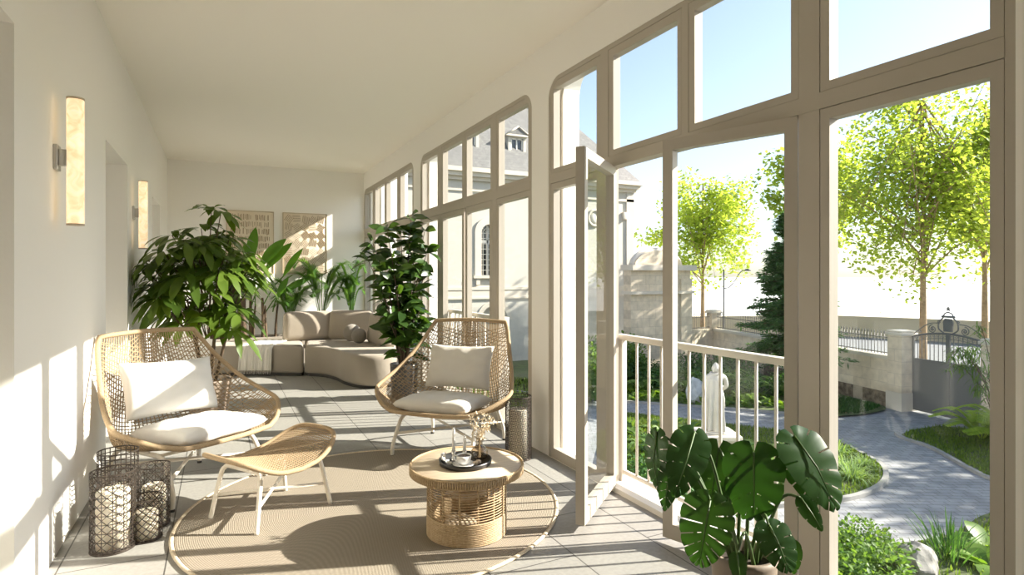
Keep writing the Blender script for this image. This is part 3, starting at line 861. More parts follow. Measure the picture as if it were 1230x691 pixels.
# ---- sofa
def slab(poly,z0,z1,r,seg=4):
    bm=bmesh.new(); vs=[bm.verts.new((p[0],p[1],z0)) for p in poly]
    f=bm.faces.new(vs); bm.normal_update()
    if f.normal.z<0: f.normal_flip()
    ex=bmesh.ops.extrude_face_region(bm,geom=[f]); up=[g for g in ex['geom'] if isinstance(g,bmesh.types.BMVert)]
    for v in up: v.co.z=z1
    bmesh.ops.recalc_face_normals(bm,faces=bm.faces)
    top=[e for e in bm.edges if all(abs(v.co.z-z1)<1e-6 for v in e.verts)]
    bot=[e for e in bm.edges if all(abs(v.co.z-z0)<1e-6 for v in e.verts)]
    bmesh.ops.bevel(bm,geom=top,offset=r,segments=seg,profile=.6,affect='EDGES')
    bmesh.ops.bevel(bm,geom=bot,offset=r*.5,segments=2,profile=.5,affect='EDGES')
    return MB().frombm(bm,None,True)
def rounded(poly,r,n=5):
    out=[];N=len(poly)
    for i in range(N):
        p0,p1,p2=V(*poly[i-1]),V(*poly[i]),V(*poly[(i+1)%N])
        a=(p0-p1); c=(p2-p1); k=min(r,a.length*.45,c.length*.45)
        A=p1+a.normalized()*k; B=p1+c.normalized()*k
        for j in range(n+1):
            t=j/n; out.append(A.lerp(p1,t).lerp(p1.lerp(B,t),t))
    return [(p.x,p.y) for p in out]
sf=thing('curved_sofa','low taupe curved sofa along the far wall','sofa')
SZ=.405
m1=rounded([(-.14,8.82),(.40,8.70),(1.0,8.33),(1.10,9.38),(.5,9.5),(-.08,9.55)],.07)
slab(m1,.035,SZ,.07).build('seat_module',M['sofa'],sf)
frontc=crv([(1.012,8.345),(1.21,8.12),(1.32,7.80),(1.36,7.45),(1.46,7.14),(1.63,7.0),(1.84,7.0),(2.0,7.12),(2.08,7.4)],4)
m2=[(p.x,p.y) for p in [V(a[0],a[1]) for a in frontc]]+rounded([(2.12,8.0),(2.14,9.38),(1.115,9.38)],.06)[:]
slab(m2,.035,SZ,.07).build('seat_module',M['sofa'],sf)
pl=[((p[0]-1.0)*.96+1.0,(p[1]-8.8)*.94+8.8) for p in m1]; pk=[((p[0]-1.6)*.94+1.6,(p[1]-8.4)*.95+8.4) for p in m2]
b=slab(pl,0,.05,.005,1); b2=slab(pk,0,.05,.005,1); b.add(b2.v,b2.f); b.build('plinth',M['foot'],sf)
def backc(x,y,rz,w,h,tk,seed,tilt=8):
    b=MB(); rr=random.Random(seed)
    bm=bmesh.new(); bmesh.ops.create_cube(bm,size=1)
    for v in bm.verts: v.co=V(v.co.x*w,v.co.y*tk,v.co.z*h)
    bmesh.ops.bevel(bm,geom=list(bm.edges),offset=min(tk*.42,.085),segments=5,profile=.6,affect='EDGES')
    bmesh.ops.subdivide_edges(bm,edges=[e for e in bm.edges if e.calc_length()>.15],cuts=5,use_grid_fill=True)
    for v in bm.verts:
        u=v.co.x/(w/2); q=v.co.z/(h/2)
        v.co.y*=1+.35*(1-u*u)*(1-q*q)
        v.co.x*=1-.03*q
    b.frombm(bm,Matrix.Translation((x,y,SZ+h/2-.015))@Matrix.Rotation(rz,4,'Z')@Matrix.Rotation(math.radians(-tilt),4,'X'),True)
    return b.build('back_cushion',M['sofa'],sf)
backc(1.16,9.16,.05,.70,.43,.20,1)
backc(1.76,8.98,-.45,.66,.44,.20,2)
backc(2.0,8.10,-1.45,.72,.43,.18,3,5)
# throw over the front edge
def throw():
    b=MB(); rr=random.Random(2)
    # profile across the seat, in the sofa's front direction; x runs along the front
    e=V(-.86,0,0)
    A=V(.245,8.76,0); B=V(.625,8.58,0)   # front edge corners of the throw
    along=(B-A); out=V(-along.y*-1,along.x*-1,0).normalized()   # points to the room
    out=V(along.y,-along.x,0).normalized()
    if out.y>0: out=-out
    prof=[(-.62,SZ+.012),(-.4,SZ+.010),(-.2,SZ+.010),(-.08,SZ+.010),(-.02,SZ-.004),(.018,SZ-.035),(.03,SZ-.09),(.034,SZ-.18),(.036,SZ-.28),(.037,.075)]
    P=crv([(a,0,c) for a,c in prof],4)
    nu=44
    def f(u,v):
        x=v*(len(P)-1); i=min(int(x),len(P)-2); p=P[i].lerp(P[i+1],x-i)
        amp=.004+.013*max(0,v-.35)
        fold=amp*2.2*(math.sin(u*31+1.5*v)+.5*math.sin(u*57+2))
        w=1+.06*(v-.6)
        q=A+along*((u-.5)*w+.5+.06*(1-v)*.8)
        return q+out*(p.x+abs(fold)+.004 if v>.42 else p.x)+V(0,0,p.z+(abs(fold)*.9 if v<=.42 else 0))
    b.grid(f,nu,len(P)-1,True)
    o=b.build('throw_blanket',M['throw']); md=o.modifiers.new('thick','SOLIDIFY'); md.thickness=.006; md.offset=1
    tag(o,'cream woven throw hanging over the front of the curved sofa','throw')
    fr=MB()
    for k in range(60):
        u=(k+.5)/60; p=f(u,1)
        fr.tube([p+V(0,0,.004),p+out*rr.uniform(-.002,.004)+V(rr.uniform(-.003,.003),0,-.022),p+V(rr.uniform(-.006,.006),0,-.045)+out*.004],.0016,4)
    fr.build('fringe',M['throw'],o)
throw()
for (x,y,r,lab) in ((1.70,8.66,.125,'larger grey felt ball cushion on the curved sofa'),(1.74,8.38,.105,'smaller grey felt ball cushion in front of the larger one')):
    o=MB().ball((0,0,0),r,20).build('ball_cushion',M['felt']); o.location=(x,y,SZ+r-.006); tag(o,lab,'ball cushion')
# planter trough behind the sofa
pt=thing('planter_trough','long low planter trough behind the sofa along the end wall','planter',(0,0,0))
b=MB(); b.box(-.05,2.1,9.62,9.64,0,.42); b.box(-.05,2.1,10.08,10.10,0,.42); b.box(-.05,-.03,9.64,10.08,0,.42); b.box(2.08,2.1,9.64,10.08,0,.42); b.box(-.03,2.08,9.64,10.08,0,.02)
b.build('trough_body',M['planter'],pt)
def sg_(u,v):
    x=-.03+2.11*u; y=9.64+.44*v; return (x,y,.385+.012*math.sin(23*x)*math.sin(31*y))
MB().grid(sg_,60,14).build('soil',M['soil'],pt)
# ================================================================== INDOOR PLANTS
def rosette(b,rr,c,ax,n,L,W,droop,spread=1.0,shape='obo',fold=.18):
    ax=Vector(ax).normalized(); u=ax.orthogonal().normalized(); w=ax.cross(u); a0=rr.uniform(0,6)
    for k in range(n):
        a=a0+2*PI*k/n+rr.uniform(-.2,.2); el=rr.uniform(.0,.55)*spread
        d=(u*math.cos(a)+w*math.sin(a))*math.cos(el)+ax*math.sin(el)
        l=L*rr.uniform(.7,1.1)
        b.leaf(c+d*.025,d,ax+d*.2,l,W*rr.uniform(.8,1.1)*l/L,droop*rr.uniform(.6,1.4),fold,5,shape)
# ---- bushy umbrella plant
def bushy():
    rr=random.Random(21)
    t=thing('umbrella_plant','big bushy plant with drooping rosettes behind the armchair by the wall','plant',(-.10,6.35,0))
    b=MB(); b.lathe([(0,0),(.15,0),(.16,.01),(.20,.34),(.205,.36),(.185,.36),(.18,.33),(0,.33)],36,cap0=False,cap1=False); b.build('pot',M['pot_taupe'],t)
    MB().lathe([(0,.34),(.182,.335)],30,cap0=False,cap1=False).build('soil',M['soil'],t)
    st=MB(); lf=MB()
    for k in range(5):
        a=2*PI*k/5; p0=V(.05*math.cos(a),.05*math.sin(a),.32)
        p1=p0+V(.10*math.cos(a),.10*math.sin(a),.45); p2=p1+V(.10*math.cos(a+.4),.10*math.sin(a+.4),.35)
        st.tube(crv([p0,p1,p2],5),[.017-.0009*i for i in range(11)],7)
    tips=[]
    # crown: rosettes spread over an uneven ellipsoid
    for k in range(74):
        while True:
            q=V(rr.uniform(-1,1),rr.uniform(-1,1),rr.uniform(-1,1))
            if .35<q.length<1: break
        c=V(q.x*.47-.07,q.y*.55,1.30+q.z*.56)
        tips.append(c)
    tips+= [V(.10,-.1,1.93),V(.02,.0,1.98),V(-.30,-.12,1.72),V(-.44,-.2,1.45),V(-.40,-.25,1.16),V(.30,-.2,1.55),V(.33,-.15,1.3),V(.26,-.25,1.0),V(.2,-.35,.85),V(-.2,-.35,.9)]
    for c in tips:
        if c.x<-.5: c.x=-.5
        ax=V(c.x*.9,c.y*.9,.75+(c.z-1.3)*.5).normalized()
        base=V(c.x*.25,c.y*.25,max(.75,c.z-.40))
        st.tube(crv([base,(base+c)/2+V(0,0,-.03),c],4),[.008,.007,.0065,.006,.0055,.005,.0045,.004,.004],5,caps=False)
        rosette(lf,rr,c,ax,rr.randrange(8,12),.24,.085,.6)
    for v in range(len(lf.v)):     # the leaves brush the wall but do not enter it
        x,y,z=lf.v[v]
        if x<-.59: lf.v[v]=(-.59+(x+.59)*.1,y,z)
    st.build('stems',M['stem_brown'],t); lf.build('leaves',M['l_tree'],t)
bushy()
# ---- bird of paradise in the trough
def paradise():
    rr=random.Random(4)
    t=thing('banana_plant','bird-of-paradise plant with broad upright paddle leaves before the dash panel','plant',(.42,9.78,.39))
    st=MB(); 
    for (x,s,h) in ((-.16,.035,.62),(-.10,.045,.75),(.02,.02,.5),(.16,.03,.62),(.21,.02,.5),(.34,.02,.55),(.0,.03,.7)):
        y=rr.uniform(-.06,.06)
        st.tube(crv([(x,y,-.03),(x+rr.uniform(-.02,.02),y,h*.5),(x+rr.uniform(-.04,.06),y,h)],4),[s*1.05,s,s*.95,s*.9,s*.8,s*.75,s*.7,s*.65,s*.6],8)
    st.build('trunk',M['stem_brown'],t)
    L=[((-.12,0,.55),(-.02,-.05,1.15),(.12,0,.95),.62,.17),((-.05,0,.6),(.12,-.08,1.1),(.45,-.02,.62),.62,.2),((.0,0,.5),(.20,-.05,1.05),(.55,-.05,.72),.62,.17),
       ((.16,0,.5),(.45,-.05,.95),(.42,-.05,.75),.58,.12),((.2,0,.4),(.45,-.05,.70),(.6,-.05,.42),.5,.13),((-.15,0,.55),(-.35,-.06,1.0),(-.62,-.04,.5),.55,.15),
       ((.3,0,.4),(.36,-.1,.62),(.25,-.1,.6),.40,.12),((-.1,0,.4),(-.3,-.1,.75),(-.5,-.05,.8),.5,.14),((.05,.0,.5),(.05,.03,1.0),(-.25,.0,.9),.55,.16)]
    for (p0,p1,d,l,w) in L:
        q=MB(); p0,p1,d=V(*p0),V(*p1),V(*d).normalized()
        q.tube(crv([p0,(p0+p1)/2+V(0,0,.05),p1],4),.008,6,caps=False); 
        q.leaf(p1,d,V(-.35,-.75,.55),l,w,.12,.22,9,'ell')
        q.build('leaf',M['l_banana'],t)
paradise()
# ---- palms behind the sofa
def palm(name,loc,lab,seed,nf,L,hgt,dirs=None):
    rr=random.Random(seed); t=thing(name,lab,'plant',loc)
    for k in range(nf):
        a=2*PI*k/nf+rr.uniform(-.3,.3); out=rr.uniform(.35,.95)*L; up=rr.uniform(.55,1.0)*hgt
        dx,dy=math.cos(a),math.sin(a)*.45
        P=crv([(0,0,-.03),(dx*out*.18,dy*out*.18,up*.55),(dx*out*.5,dy*out*.5,up*.92),(dx*out*.85,dy*out*.85,up*1.03),(dx*out*1.12,dy*out*1.12,up*.96)],6)
        q=MB(); q.tube(P,[.006*(1-i/len(P))+.0012 for i in range(len(P))],5,caps=False)
        for i in range(7,len(P)-1):
            tn=(P[i+1]-P[i]).normalized(); sd=tn.cross(V(0,0,1)).normalized(); fr=(i-7)/(len(P)-8)
            l=.26*(math.sin(PI*(.15+.8*fr))**.7)*(L/.55)**.5
            for sg in (1,-1):
                for h in (0,.5):
                    p=P[i].lerp(P[i+1],h); p.y=min(p.y,.28)
                    q.leaf(p,sd*sg*.85+tn*.65+V(0,0,.12),V(0,0,1),l*rr.uniform(.85,1.1),.015,.12,.2,3,'lan')
        q.v=[(x,min(y,.31),z) for x,y,z in q.v]
        q.build('frond',M['l_palm'],t)
palm('areca_palm',(1.45,9.85,.39),'feathery palm behind the sofa beside the hatched panel',11,15,.62,1.15)
palm('areca_palm',(.98,9.83,.39),'smaller feathery palm behind the sofa between the wall panels',12,12,.50,.90)
palm('areca_palm',(1.92,9.83,.39),'feathery palm in the far corner by the windows',13,12,.26,1.25)
# ---- rubber plant
def rubber():
    rr=random.Random(8)
    t=thing('rubber_plant','tall dark glossy rubber plant in a black pot by the window','plant',(1.83,6.42,0))
    b=MB(); b.lathe([(0,0),(.13,0),(.14,.01),(.155,.35),(.155,.375),(.14,.375),(.135,.345),(0,.345)],40,cap0=False,cap1=False); b.build('pot',M['pot_dark'],t)
    MB().lathe([(0,.35),(.138,.348)],30,cap0=False,cap1=False).build('soil',M['soil'],t)
    st=MB(); lf=MB()
    tops=[(-.10,-.05,1.45),(-.36,-.05,1.70),(.06,-.05,1.98),(-.02,.06,1.85),(.20,-.20,1.45),(-.22,-.1,1.86),(.14,.02,1.72),(.03,-.2,1.2),(-.28,-.15,1.15),(.13,-.25,1.05),(-.42,-.12,1.5),(-.30,.05,1.55),(.22,-.05,1.85),(.1,-.25,1.4),(-.18,-.25,1.35),(-.1,-.28,.95),(.05,-.28,.8),(-.22,-.22,.85),(-.12,.1,1.6),(.21,-.15,1.6)]
    for tp in tops:
        tp=V(*tp); p0=V(tp.x*.12,tp.y*.12,.34); pm=V(tp.x*.45,tp.y*.45,.34+(tp.z-.34)*.55)
        P=crv([p0,pm,tp],8)
        st.tube(P,[.011-.0005*i for i in range(len(P))],6,caps=False)
        n=len(P)
        for i in range(4,n):
            for k in range(rr.choice((1,1,2)) if i<n-1 else 7):
                a=rr.uniform(0,2*PI); d=V(math.cos(a),math.sin(a),rr.uniform(-.15,.75))
                l=rr.uniform(.16,.26)
                p=P[i]+V(rr.gauss(0,.012),rr.gauss(0,.012),rr.gauss(0,.03))
                if p.x+d.x*l>.33: d.x=-abs(d.x)
                lf.leaf(p+d*.02,d,V(rr.gauss(-.2,.7),rr.gauss(-.6,.6),.7),l,l*.38,rr.uniform(.1,.5),.16,5,'ell')
    st.build('stems',M['stem_brown'],t); lf.build('leaves',M['l_ficus'],t)
rubber()
# ---- monstera in the foreground
def monstera_leaf(L,W,split=7,depth=.5,seed=0,hole=True,curl=.12):
    """heart-shaped blade, stalk at the origin, tip along +y, facing +z"""
    rr=random.Random(seed); b=MB()
    def pos(s,t,sg):
        # s along the midrib, t outwards
        ang=math.radians(163-150*s**.70)           # direction of the side vein: back at the base, forward at the tip
        q_=.26
        wid=W/2*((.42+.58*math.sin(PI/2*s/q_)) if s<q_ else max(.04,max(0,math.cos(PI/2*(s-q_)/(1-q_)))**.62))
        m=V(0,L*(.02+.98*s),0)
        d=V(math.sin(ang)*sg,-math.cos(ang)*-1*1.0,0)
        d=V(math.sin(ang)*sg,math.cos(ang),0)
        p=m+d*wid*t*(1.05-.1*s)
        r=t
        p.z=.10*W*r**1.5-curl*L*(max(0,p.y/L))**2-.06*W*max(0,-p.y/L)-.12*W*r*r+.014*W*math.sin(s*split*2*PI)*r
        return p
    cols=[]; 
    seg=[]
    for k in range(split):
        a=k/split; c=(k+1)/split; g=.085/split if k<split-1 else 0
        n=4
        seg.append([a+(c-g-a)*i/n for i in range(n+1)])
    for sg in (1,-1):
        for k,S in enumerate(seg):
            dk=depth*rr.uniform(.8,1.15)
            T=[0,.14,.30,.46,.62,.78,.92,1]
            nxt=seg[k+1][0] if k<split-1 else None
            Sx=S
            def P(s,t,kk=k,S=S):
                # rounded lobe ends
                c=(S[0]+S[-1])/2; h=(S[-1]-S[0])/2
                e=abs(s-c)/h if h>0 else 0
                t2=t*(1-.04*e**4) if t>.7 else t
                return pos(s,t2,sg)
            vs=[];fs=[]
            for s in Sx:
                for tt in T: vs.append(P(s,tt))
            nt=len(T)
            for i in range(len(Sx)-1):
                for j in range(nt-1):
                    q=(i*nt+j,i*nt+j+1,(i+1)*nt+j+1,(i+1)*nt+j)
                    fs.append(q if sg>0 else q[::-1])
            b.add(vs,fs,True)
            if nxt is not None:
                # web between two lobes, with a hole near the midrib
                lim=1-dk
                vs=[];fs=[]
                TT=[t for t in T if t<=lim+.001]
                for s in (S[-1],nxt):
                    for tt in TT: vs.append(pos(s,tt,sg))
                m_=len(TT)
                for j in range(m_-1):
                    if hole and j==1 and k in (2,3,4): continue
                    q=(j,j+1,m_+j+1,m_+j); fs.append(q if sg>0 else q[::-1])
                if fs: b.add(vs,fs,True)
    return b
def put_leaf(t,base,p,tip,nrm,W,split,depth,seed,hole=True,curl=.12,mat_=None):
    p=V(*p); d=V(*tip)-p; L=d.length/ .93; y=d.normalized(); n=V(*nrm); x=y.cross(n).normalized(); z=x.cross(y).normalized()
    Mx=Matrix(((x.x,y.x,z.x,p.x),(x.y,y.y,z.y,p.y),(x.z,y.z,z.z,p.z),(0,0,0,1)))
    b=monstera_leaf(L,W,split,depth,seed,hole,curl)
    q=MB().add(b.v,b.f,True,Mx); lo=q.build('leaf',mat_ or M['l_monstera'],t); weld(lo,.0004)
    s=MB(); B=V(*base); mid=B.lerp(p,.55)+V(0,0,.10)
    s.tube(crv([B,mid,p],6),[.0075-.00025*i for i in range(13)],7); s.build('stalk',M['stem_green'],lo)
    r=MB(); r.tube([p+z*.003,p+y*L*.5+z*(.003-.03*L*curl),p+y*L*.93-z*(curl*L*.9-.003)],[.004,.003,.001],5); r.build('midrib',M['stem_green'],lo)
def monstera():
    px,py=1.755,1.60
    t=thing('monstera_plant','big monstera plant in a taupe pot in front of the open casement','plant',(px,py,0))
    ph=.315
    b=MB(); b.lathe([(0,0),(.085,0),(.095,.008),(.118,ph-.02),(.118,ph),(.102,ph),(.100,ph-.05),(0,ph-.05)],44,cap0=False,cap1=False); b.build('pot',M['pot_taupe'],t)
    MB().lathe([(0,ph-.035),(.101,ph-.04)],30,cap0=False,cap1=False).build('soil',M['soil'],t)
    o=V(px,py,0)
    def A(p): return tuple(V(*p)-o)
    fc=(-.70,-.68,.2)
    def lf(bx,by,p,tip,n,W,split=7,depth=.5,seed=0,hole=True,curl=.12):
        p=tuple(V(*p).lerp(V(*tip),.14)); put_leaf(t,(bx,by,ph-.04),A(p),A(tip),n,W*.78,split,depth,seed,hole,curl)
    lf(.01,.0,(1.738,1.54,.742),(1.698,1.500,.505),(-.62,-.68,.45),.275,5,.30,1,True,.10)
    lf(-.02,.02,(1.560,1.849,.765),(1.500,1.824,.520),(-.55,-.1,.6),.15,7,.55,2,True,.25)
    lf(-.03,.01,(1.660,1.741,.775),(1.494,1.661,.575),(-.45,-.75,.5),.20,6,.42,3,True,.15)
    lf(-.03,-.02,(1.500,1.505,.615),(1.415,1.47,.415),(-.60,-.65,.45),.225,8,.62,4,True,.10)
    lf(.04,.01,(1.850,1.487,.800),(1.868,1.300,.600),(-.25,-.45,.85),.26,6,.40,5,True,.18)
    lf(.04,-.02,(1.842,1.44,.575),(1.865,1.36,.475),(-.5,-.6,.5),.085,4,.15,6,False,.1)
    lf(.03,-.03,(1.700,1.452,.500),(1.680,1.345,.395),(-.35,-.75,.5),.17,6,.5,7,True,.15)
    lf(.0,-.05,(1.562,1.455,.420),(1.535,1.415,.345),(-.6,-.7,.4),.075,4,.05,8,False,.1)
    lf(.05,-.02,(1.785,1.408,.440),(1.740,1.372,.350),(-.6,-.5,.5),.07,4,.1,9,False,.2)
    lf(.0,.04,(1.781,1.742,.70),(1.69,1.70,.47),(-.6,-.7,.3),.24,6,.35,10,True,.1)
    lf(-.03,.03,(1.588,1.787,.650),(1.500,1.75,.48),(-.65,-.5,.4),.12,7,.5,11,True,.2)
    lf(.01,.04,(1.85,1.68,.60),(1.80,1.65,.43),(-.6,-.7,.3),.18,5,.3,12,True,.1)
    lf(.06,.0,(1.93,1.56,.72),(1.93,1.42,.55),(-.4,-.7,.5),.18,6,.4,13,True,.15)
monstera()
# ================================================================== GARDEN
GZ=-2.4
struct(MB().box(2.4,24,-14,40,GZ-.3,GZ).build('ground_paving',M['pavers']),'grey sett paving of the garden drive','paving')
def kerb(pts,name,lab,w=.09,h=.07,closed=False):
    P=crv([(p[0],p[1],GZ) for p in pts],6,closed); b=MB(); n=len(P); vs=[];fs=[]
    for i in range(n):
        a=P[i-1] if (i>0 or closed) else P[i]; c=P[(i+1)%n] if (i<n-1 or closed) else P[i]
        t=(c-a).normalized(); s=V(-t.y,t.x,0)*w/2
        vs+=[P[i]-s,P[i]-s+V(0,0,h),P[i]+s+V(0,0,h),P[i]+s]
    for i in range(n if closed else n-1):
        j=(i+1)%n
        for k in range(3): fs.append((4*i+k,4*j+k,4*j+k+1,4*i+k+1))
    b.add(vs,fs)
    return struct(b.build(name,M['kerb']),lab,'kerb')
def bedmesh(poly,name,lab,h=.05,mt='earth'):
    P=[(p.x,p.y) for p in crv([(p[0],p[1],0) for p in poly],5,True)]
    bm=bmesh.new(); f=bm.faces.new([bm.verts.new((x,y,GZ+h)) for x,y in P]); bm.normal_update()
    if f.normal.z<0: f.normal_flip()
    bmesh.ops.triangulate(bm,faces=[f])
    return struct(MB().frombm(bm,None,False).build(name,M[mt]),lab,'planting bed'),P
island=[(5.6,8.1),(7.6,10.8),(9.4,13.0),(10.46,12.1),(11.18,11.07),(11.85,10.12),(12.4,9.1),(12.47,8.76),(11.99,7.83),(11.576,7.144),(10.77,6.61),(9.87,6.38),(9.15,6.40),(8.3,6.62),(7.0,6.85),(5.8,6.95)]
_,isl=bedmesh(island,'ground_island','grassed island around the white statue')
kerb(island,'kerb','stone kerb round the grassed island',closed=True)
bed=[(8.0,17.6),(9.6,15.5),(10.6,14.3),(12.5,12.39),(13.8,10.97),(14.43,10.25),(15.6,10.0),(16.75,10.25),(17.2,11.5),(18.0,15.0),(18.8,19.0),(14.5,18.9),(14.2,22.5),(8,22.5)]
_,bedP=bedmesh(bed,'ground_bed','planted bed in front of the garden wall')
kerb([(8.0,17.6),(9.6,15.5),(10.6,14.3),(12.5,12.39),(13.8,10.97),(14.43,10.25)],'kerb','stone edging of the planted bed along the wall',.07,.06)
rl_=[(14.04,8.22),(13.76,7.42),(12.9,6.25),(12.6,5.6),(13.2,4.6),(15.6,4.2),(16.15,6),(16.2,7.75),(16.0,8.2),(15.8,8.4),(14.86,8.45)]
_,rlP=bedmesh(rl_,'ground_lawn','small lawn to the right of the drive below the gate')
kerb([(14.3,8.5),(14.04,8.22),(13.76,7.42),(12.9,6.25),(12.6,5.6),(12.9,4.9)],'kerb','stone edging of the small lawn below the gate',.08,.06)
nb=[(2.9,.5),(2.9,5.0),(3.6,5.55),(5.6,5.75),(7.2,5.60),(7.83,5.30),(8.2,5.06),(8.67,4.9),(9.54,4.82),(10.77,4.97),(12.2,4.6),(12.5,2.5),(10,1),(6,.3)]
_,nbP=bedmesh(nb,'ground_border','planted border below the veranda windows')
ll=[(3.2,19.8),(6.1,20.0),(10.0,18.7),(9.0,15.5),(6.84,10.83),(4.6,7.6),(3.2,6.6)]
_,llP=bedmesh(ll,'ground_lawn','lawn seen through the middle window')
# ---- grass
def grass(poly,n,h,name,lab,seed,w=.012,m='l_grass',lean=.5):
    rr=random.Random(seed); b=MB(); vs=[];fs=[]
    for (x,y) in scatter(poly,n,rr):
        a=rr.uniform(0,2*PI); hh=h*rr.uniform(.5,1.2); l=rr.uniform(.1,lean)*hh; c,s=math.cos(a),math.sin(a); ww=w*rr.uniform(.7,1.3)
        i=len(vs); z=GZ+.045
        vs+=[(x-s*ww,y+c*ww,z),(x+s*ww,y-c*ww,z),(x+c*l*.4+s*ww*.7,y+s*l*.4-c*ww*.7,z+hh*.6),(x+c*l*.4-s*ww*.7,y+s*l*.4+c*ww*.7,z+hh*.6),(x+c*l,y+s*l,z+hh)]
        fs+=[(i,i+1,i+2,i+3),(i+3,i+2,i+4)]
    b.add(vs,fs,True)
    return tag(b.build(name,M[m]),lab,'grass',kind='stuff')
def off(P,d):
    c=V(sum(p[0] for p in P)/len(P),sum(p[1] for p in P)/len(P),0)
    return [((p[0]-c.x)*d+c.x,(p[1]-c.y)*d+c.y) for p in P]
grass(off(isl,.975),14000,.085,'island_grass','short grass growing on the island round the statue',1)
grass(off(rlP,.97),7000,.085,'lawn_grass','short grass on the small lawn below the gate',2)
grass(off(llP,.98),9000,.11,'meadow_grass','grass of the lawn seen through the middle window',3,.02)
grass(off(nbP,.98),7000,.10,'border_grass','grass and moss at the edge of the border under the window',4)
grass([(13.9,11.1),(14.5,10.35),(15.6,10.1),(16.7,10.35),(17.0,11.5),(15.2,12.2)],3500,.10,'moss_grass','dark mossy grass at the foot of the garden wall by the gate',5,.014,'l_dark')
# ---- plant templates: each plant is a thing, copies share the mesh
def clump(name,m,seed,n,L,W,shape,el0,el1,droop,rad=.08,fold=.2,seg=4,stemh=0):
    rr=random.Random(seed); b=MB()
    for k in range(n):
        a=rr.uniform(0,2*PI); el=rr.uniform(el0,el1); d=V(math.cos(a)*math.cos(el),math.sin(a)*math.cos(el),math.sin(el))
        r=rad*rr.random()**.5; p=V(r*math.cos(a),r*math.sin(a),stemh*rr.random())
        l=L*rr.uniform(.6,1.15)
        b.leaf(p,d,V(0,0,1)-d*.2+V(rr.gauss(0,.15),rr.gauss(0,.15),0),l,W*rr.uniform(.8,1.2),droop*rr.uniform(.6,1.4),fold,seg,shape)
    return b.build(name,M[m])
def bushm(name,m,seed,n,rx,rz,L,W):
    rr=random.Random(seed); b=MB()
    for k in range(n):
        q=V(rr.gauss(0,1),rr.gauss(0,1),rr.gauss(0,1)).normalized()*(rr.random()**.33)
        lump=1+.18*math.sin(3*q.x+5*q.y)+.12*math.sin(9*q.z+4*q.x)
        p=V(q.x*rx*lump,q.y*rx*lump,rz*(1+q.z*lump*.98))
        d=(q+V(rr.gauss(0,.6),rr.gauss(0,.6),rr.gauss(.2,.6))).normalized()
        b.leaf(p,d,V(0,0,1)+q*.5+V(rr.gauss(0,.4),rr.gauss(0,.4),0),L*rr.uniform(.7,1.2),W,.25,.15,3,'ell')
    return b.build(name,M[m])
def fernm(name,m,seed,n,L):
    rr=random.Random(seed); b=MB()
    for k in range(n):
        a=2*PI*k/n+rr.uniform(-.3,.3); c,s=math.cos(a),math.sin(a); l=L*rr.uniform(.75,1.1); u=rr.uniform(.55,1)
        P=crv([(0,0,0),(c*l*.3,s*l*.3,l*.55*u),(c*l*.65,s*l*.65,l*.78*u),(c*l,s*l,l*.62*u)],6)
        b.tube(P,.006,4,caps=False)
        for i in range(3,len(P)-1):
            tn=(P[i+1]-P[i]).normalized(); sd=tn.cross(V(0,0,1)).normalized(); fr=i/len(P)
            for sg in (1,-1):
                for h in (0,.5): b.leaf(P[i].lerp(P[i+1],h),sd*sg+tn*.35,V(0,0,1),.26*l*math.sin(PI*(.12+.83*fr)),.035*l/.5,.1,.1,2,'lan')
    return b.build(name,M[m])
def spread(proto,pts,lab,cat,group,seed,smin,smax,z=GZ+.03):
    rr=random.Random(seed); out=[]
    for i,p in enumerate(pts):
        o=proto if i==0 else proto.copy()
        if i: COL.objects.link(o)
        s=rr.uniform(smin,smax); o.scale=(s,s,s*rr.uniform(.85,1.1)); o.location=(p[0],p[1],z); o.rotation_euler=(0,0,rr.uniform(0,6.28))
        tag(o,lab,cat,group); out.append(o)
    return out
rg=random.Random(31)
# bed along the wall: broad-leaved clumps, darker shrubs against the wall
strip1=[(10.2,15.2),(10.75,14.5),(12.6,12.7),(13.9,11.3),(14.4,11.5),(15.0,12.9),(14.0,14.6),(12.5,16.6),(10.8,17.2)]
spread(clump('broadleaf_clump','l_hosta',1,34,.42,.16,'ell',.2,1.15,.75),scatter(strip1,64,rg,300,.36),'bright broad-leaved clump in the bed beyond the statue','plant','broad-leaved clumps in the bed before the garden wall',1,.9,1.35)
strip2=[(10.8,16.5),(12.5,15.6),(14.0,14.0),(15.2,12.6),(16.6,12.6),(17.3,15.0),(17.6,17.4),(14.6,17.6),(12,18.0)]
spread(bushm('dark_shrub','l_dark',2,420,.5,.34,.13,.06),scatter(strip2,26,rg,200,.75),'low dark green shrub at the foot of the garden wall','shrub','dark shrubs against the garden wall',2,.7,1.15)
spread(fernm('bed_fern','l_shrub',3,11,.8),scatter([(12,15),(13.5,13.2),(15.2,12.2),(16,13.6),(14.6,16),(12.8,17)],7,rg,200,1.0),'feathery fern standing among the dark shrubs by the wall','fern','ferns in the bed before the garden wall',3,.8,1.2)
spread(clump('grass_tuft','l_tuft',5,150,.75,.016,'strap',.65,1.45,.75,.10,0,4),scatter([(10.4,6.75),(11.2,7.1),(11.7,7.8),(11.6,8.6),(10.6,8.6),(9.8,7.4)],9,rg,200,.5)+scatter([(7.2,7.3),(9.6,6.9),(9.8,8.0),(8,8.0)],5,rg,200,.5),'pale fountain grass tuft on the island near the kerb','grass tuft','fountain grass tufts on the island',5,.75,1.1)
spread(clump('leafy_clump','l_shrub',6,46,.34,.10,'ell',.2,1.2,.6),scatter([(6.4,7.6),(9.6,7.2),(10.6,9.4),(10.2,11.4),(9.2,12.2),(7.4,10.2)],40,rg,200,.4),'leafy green clump on the island round the statue','plant','leafy clumps on the island round the statue',6,.8,1.4)
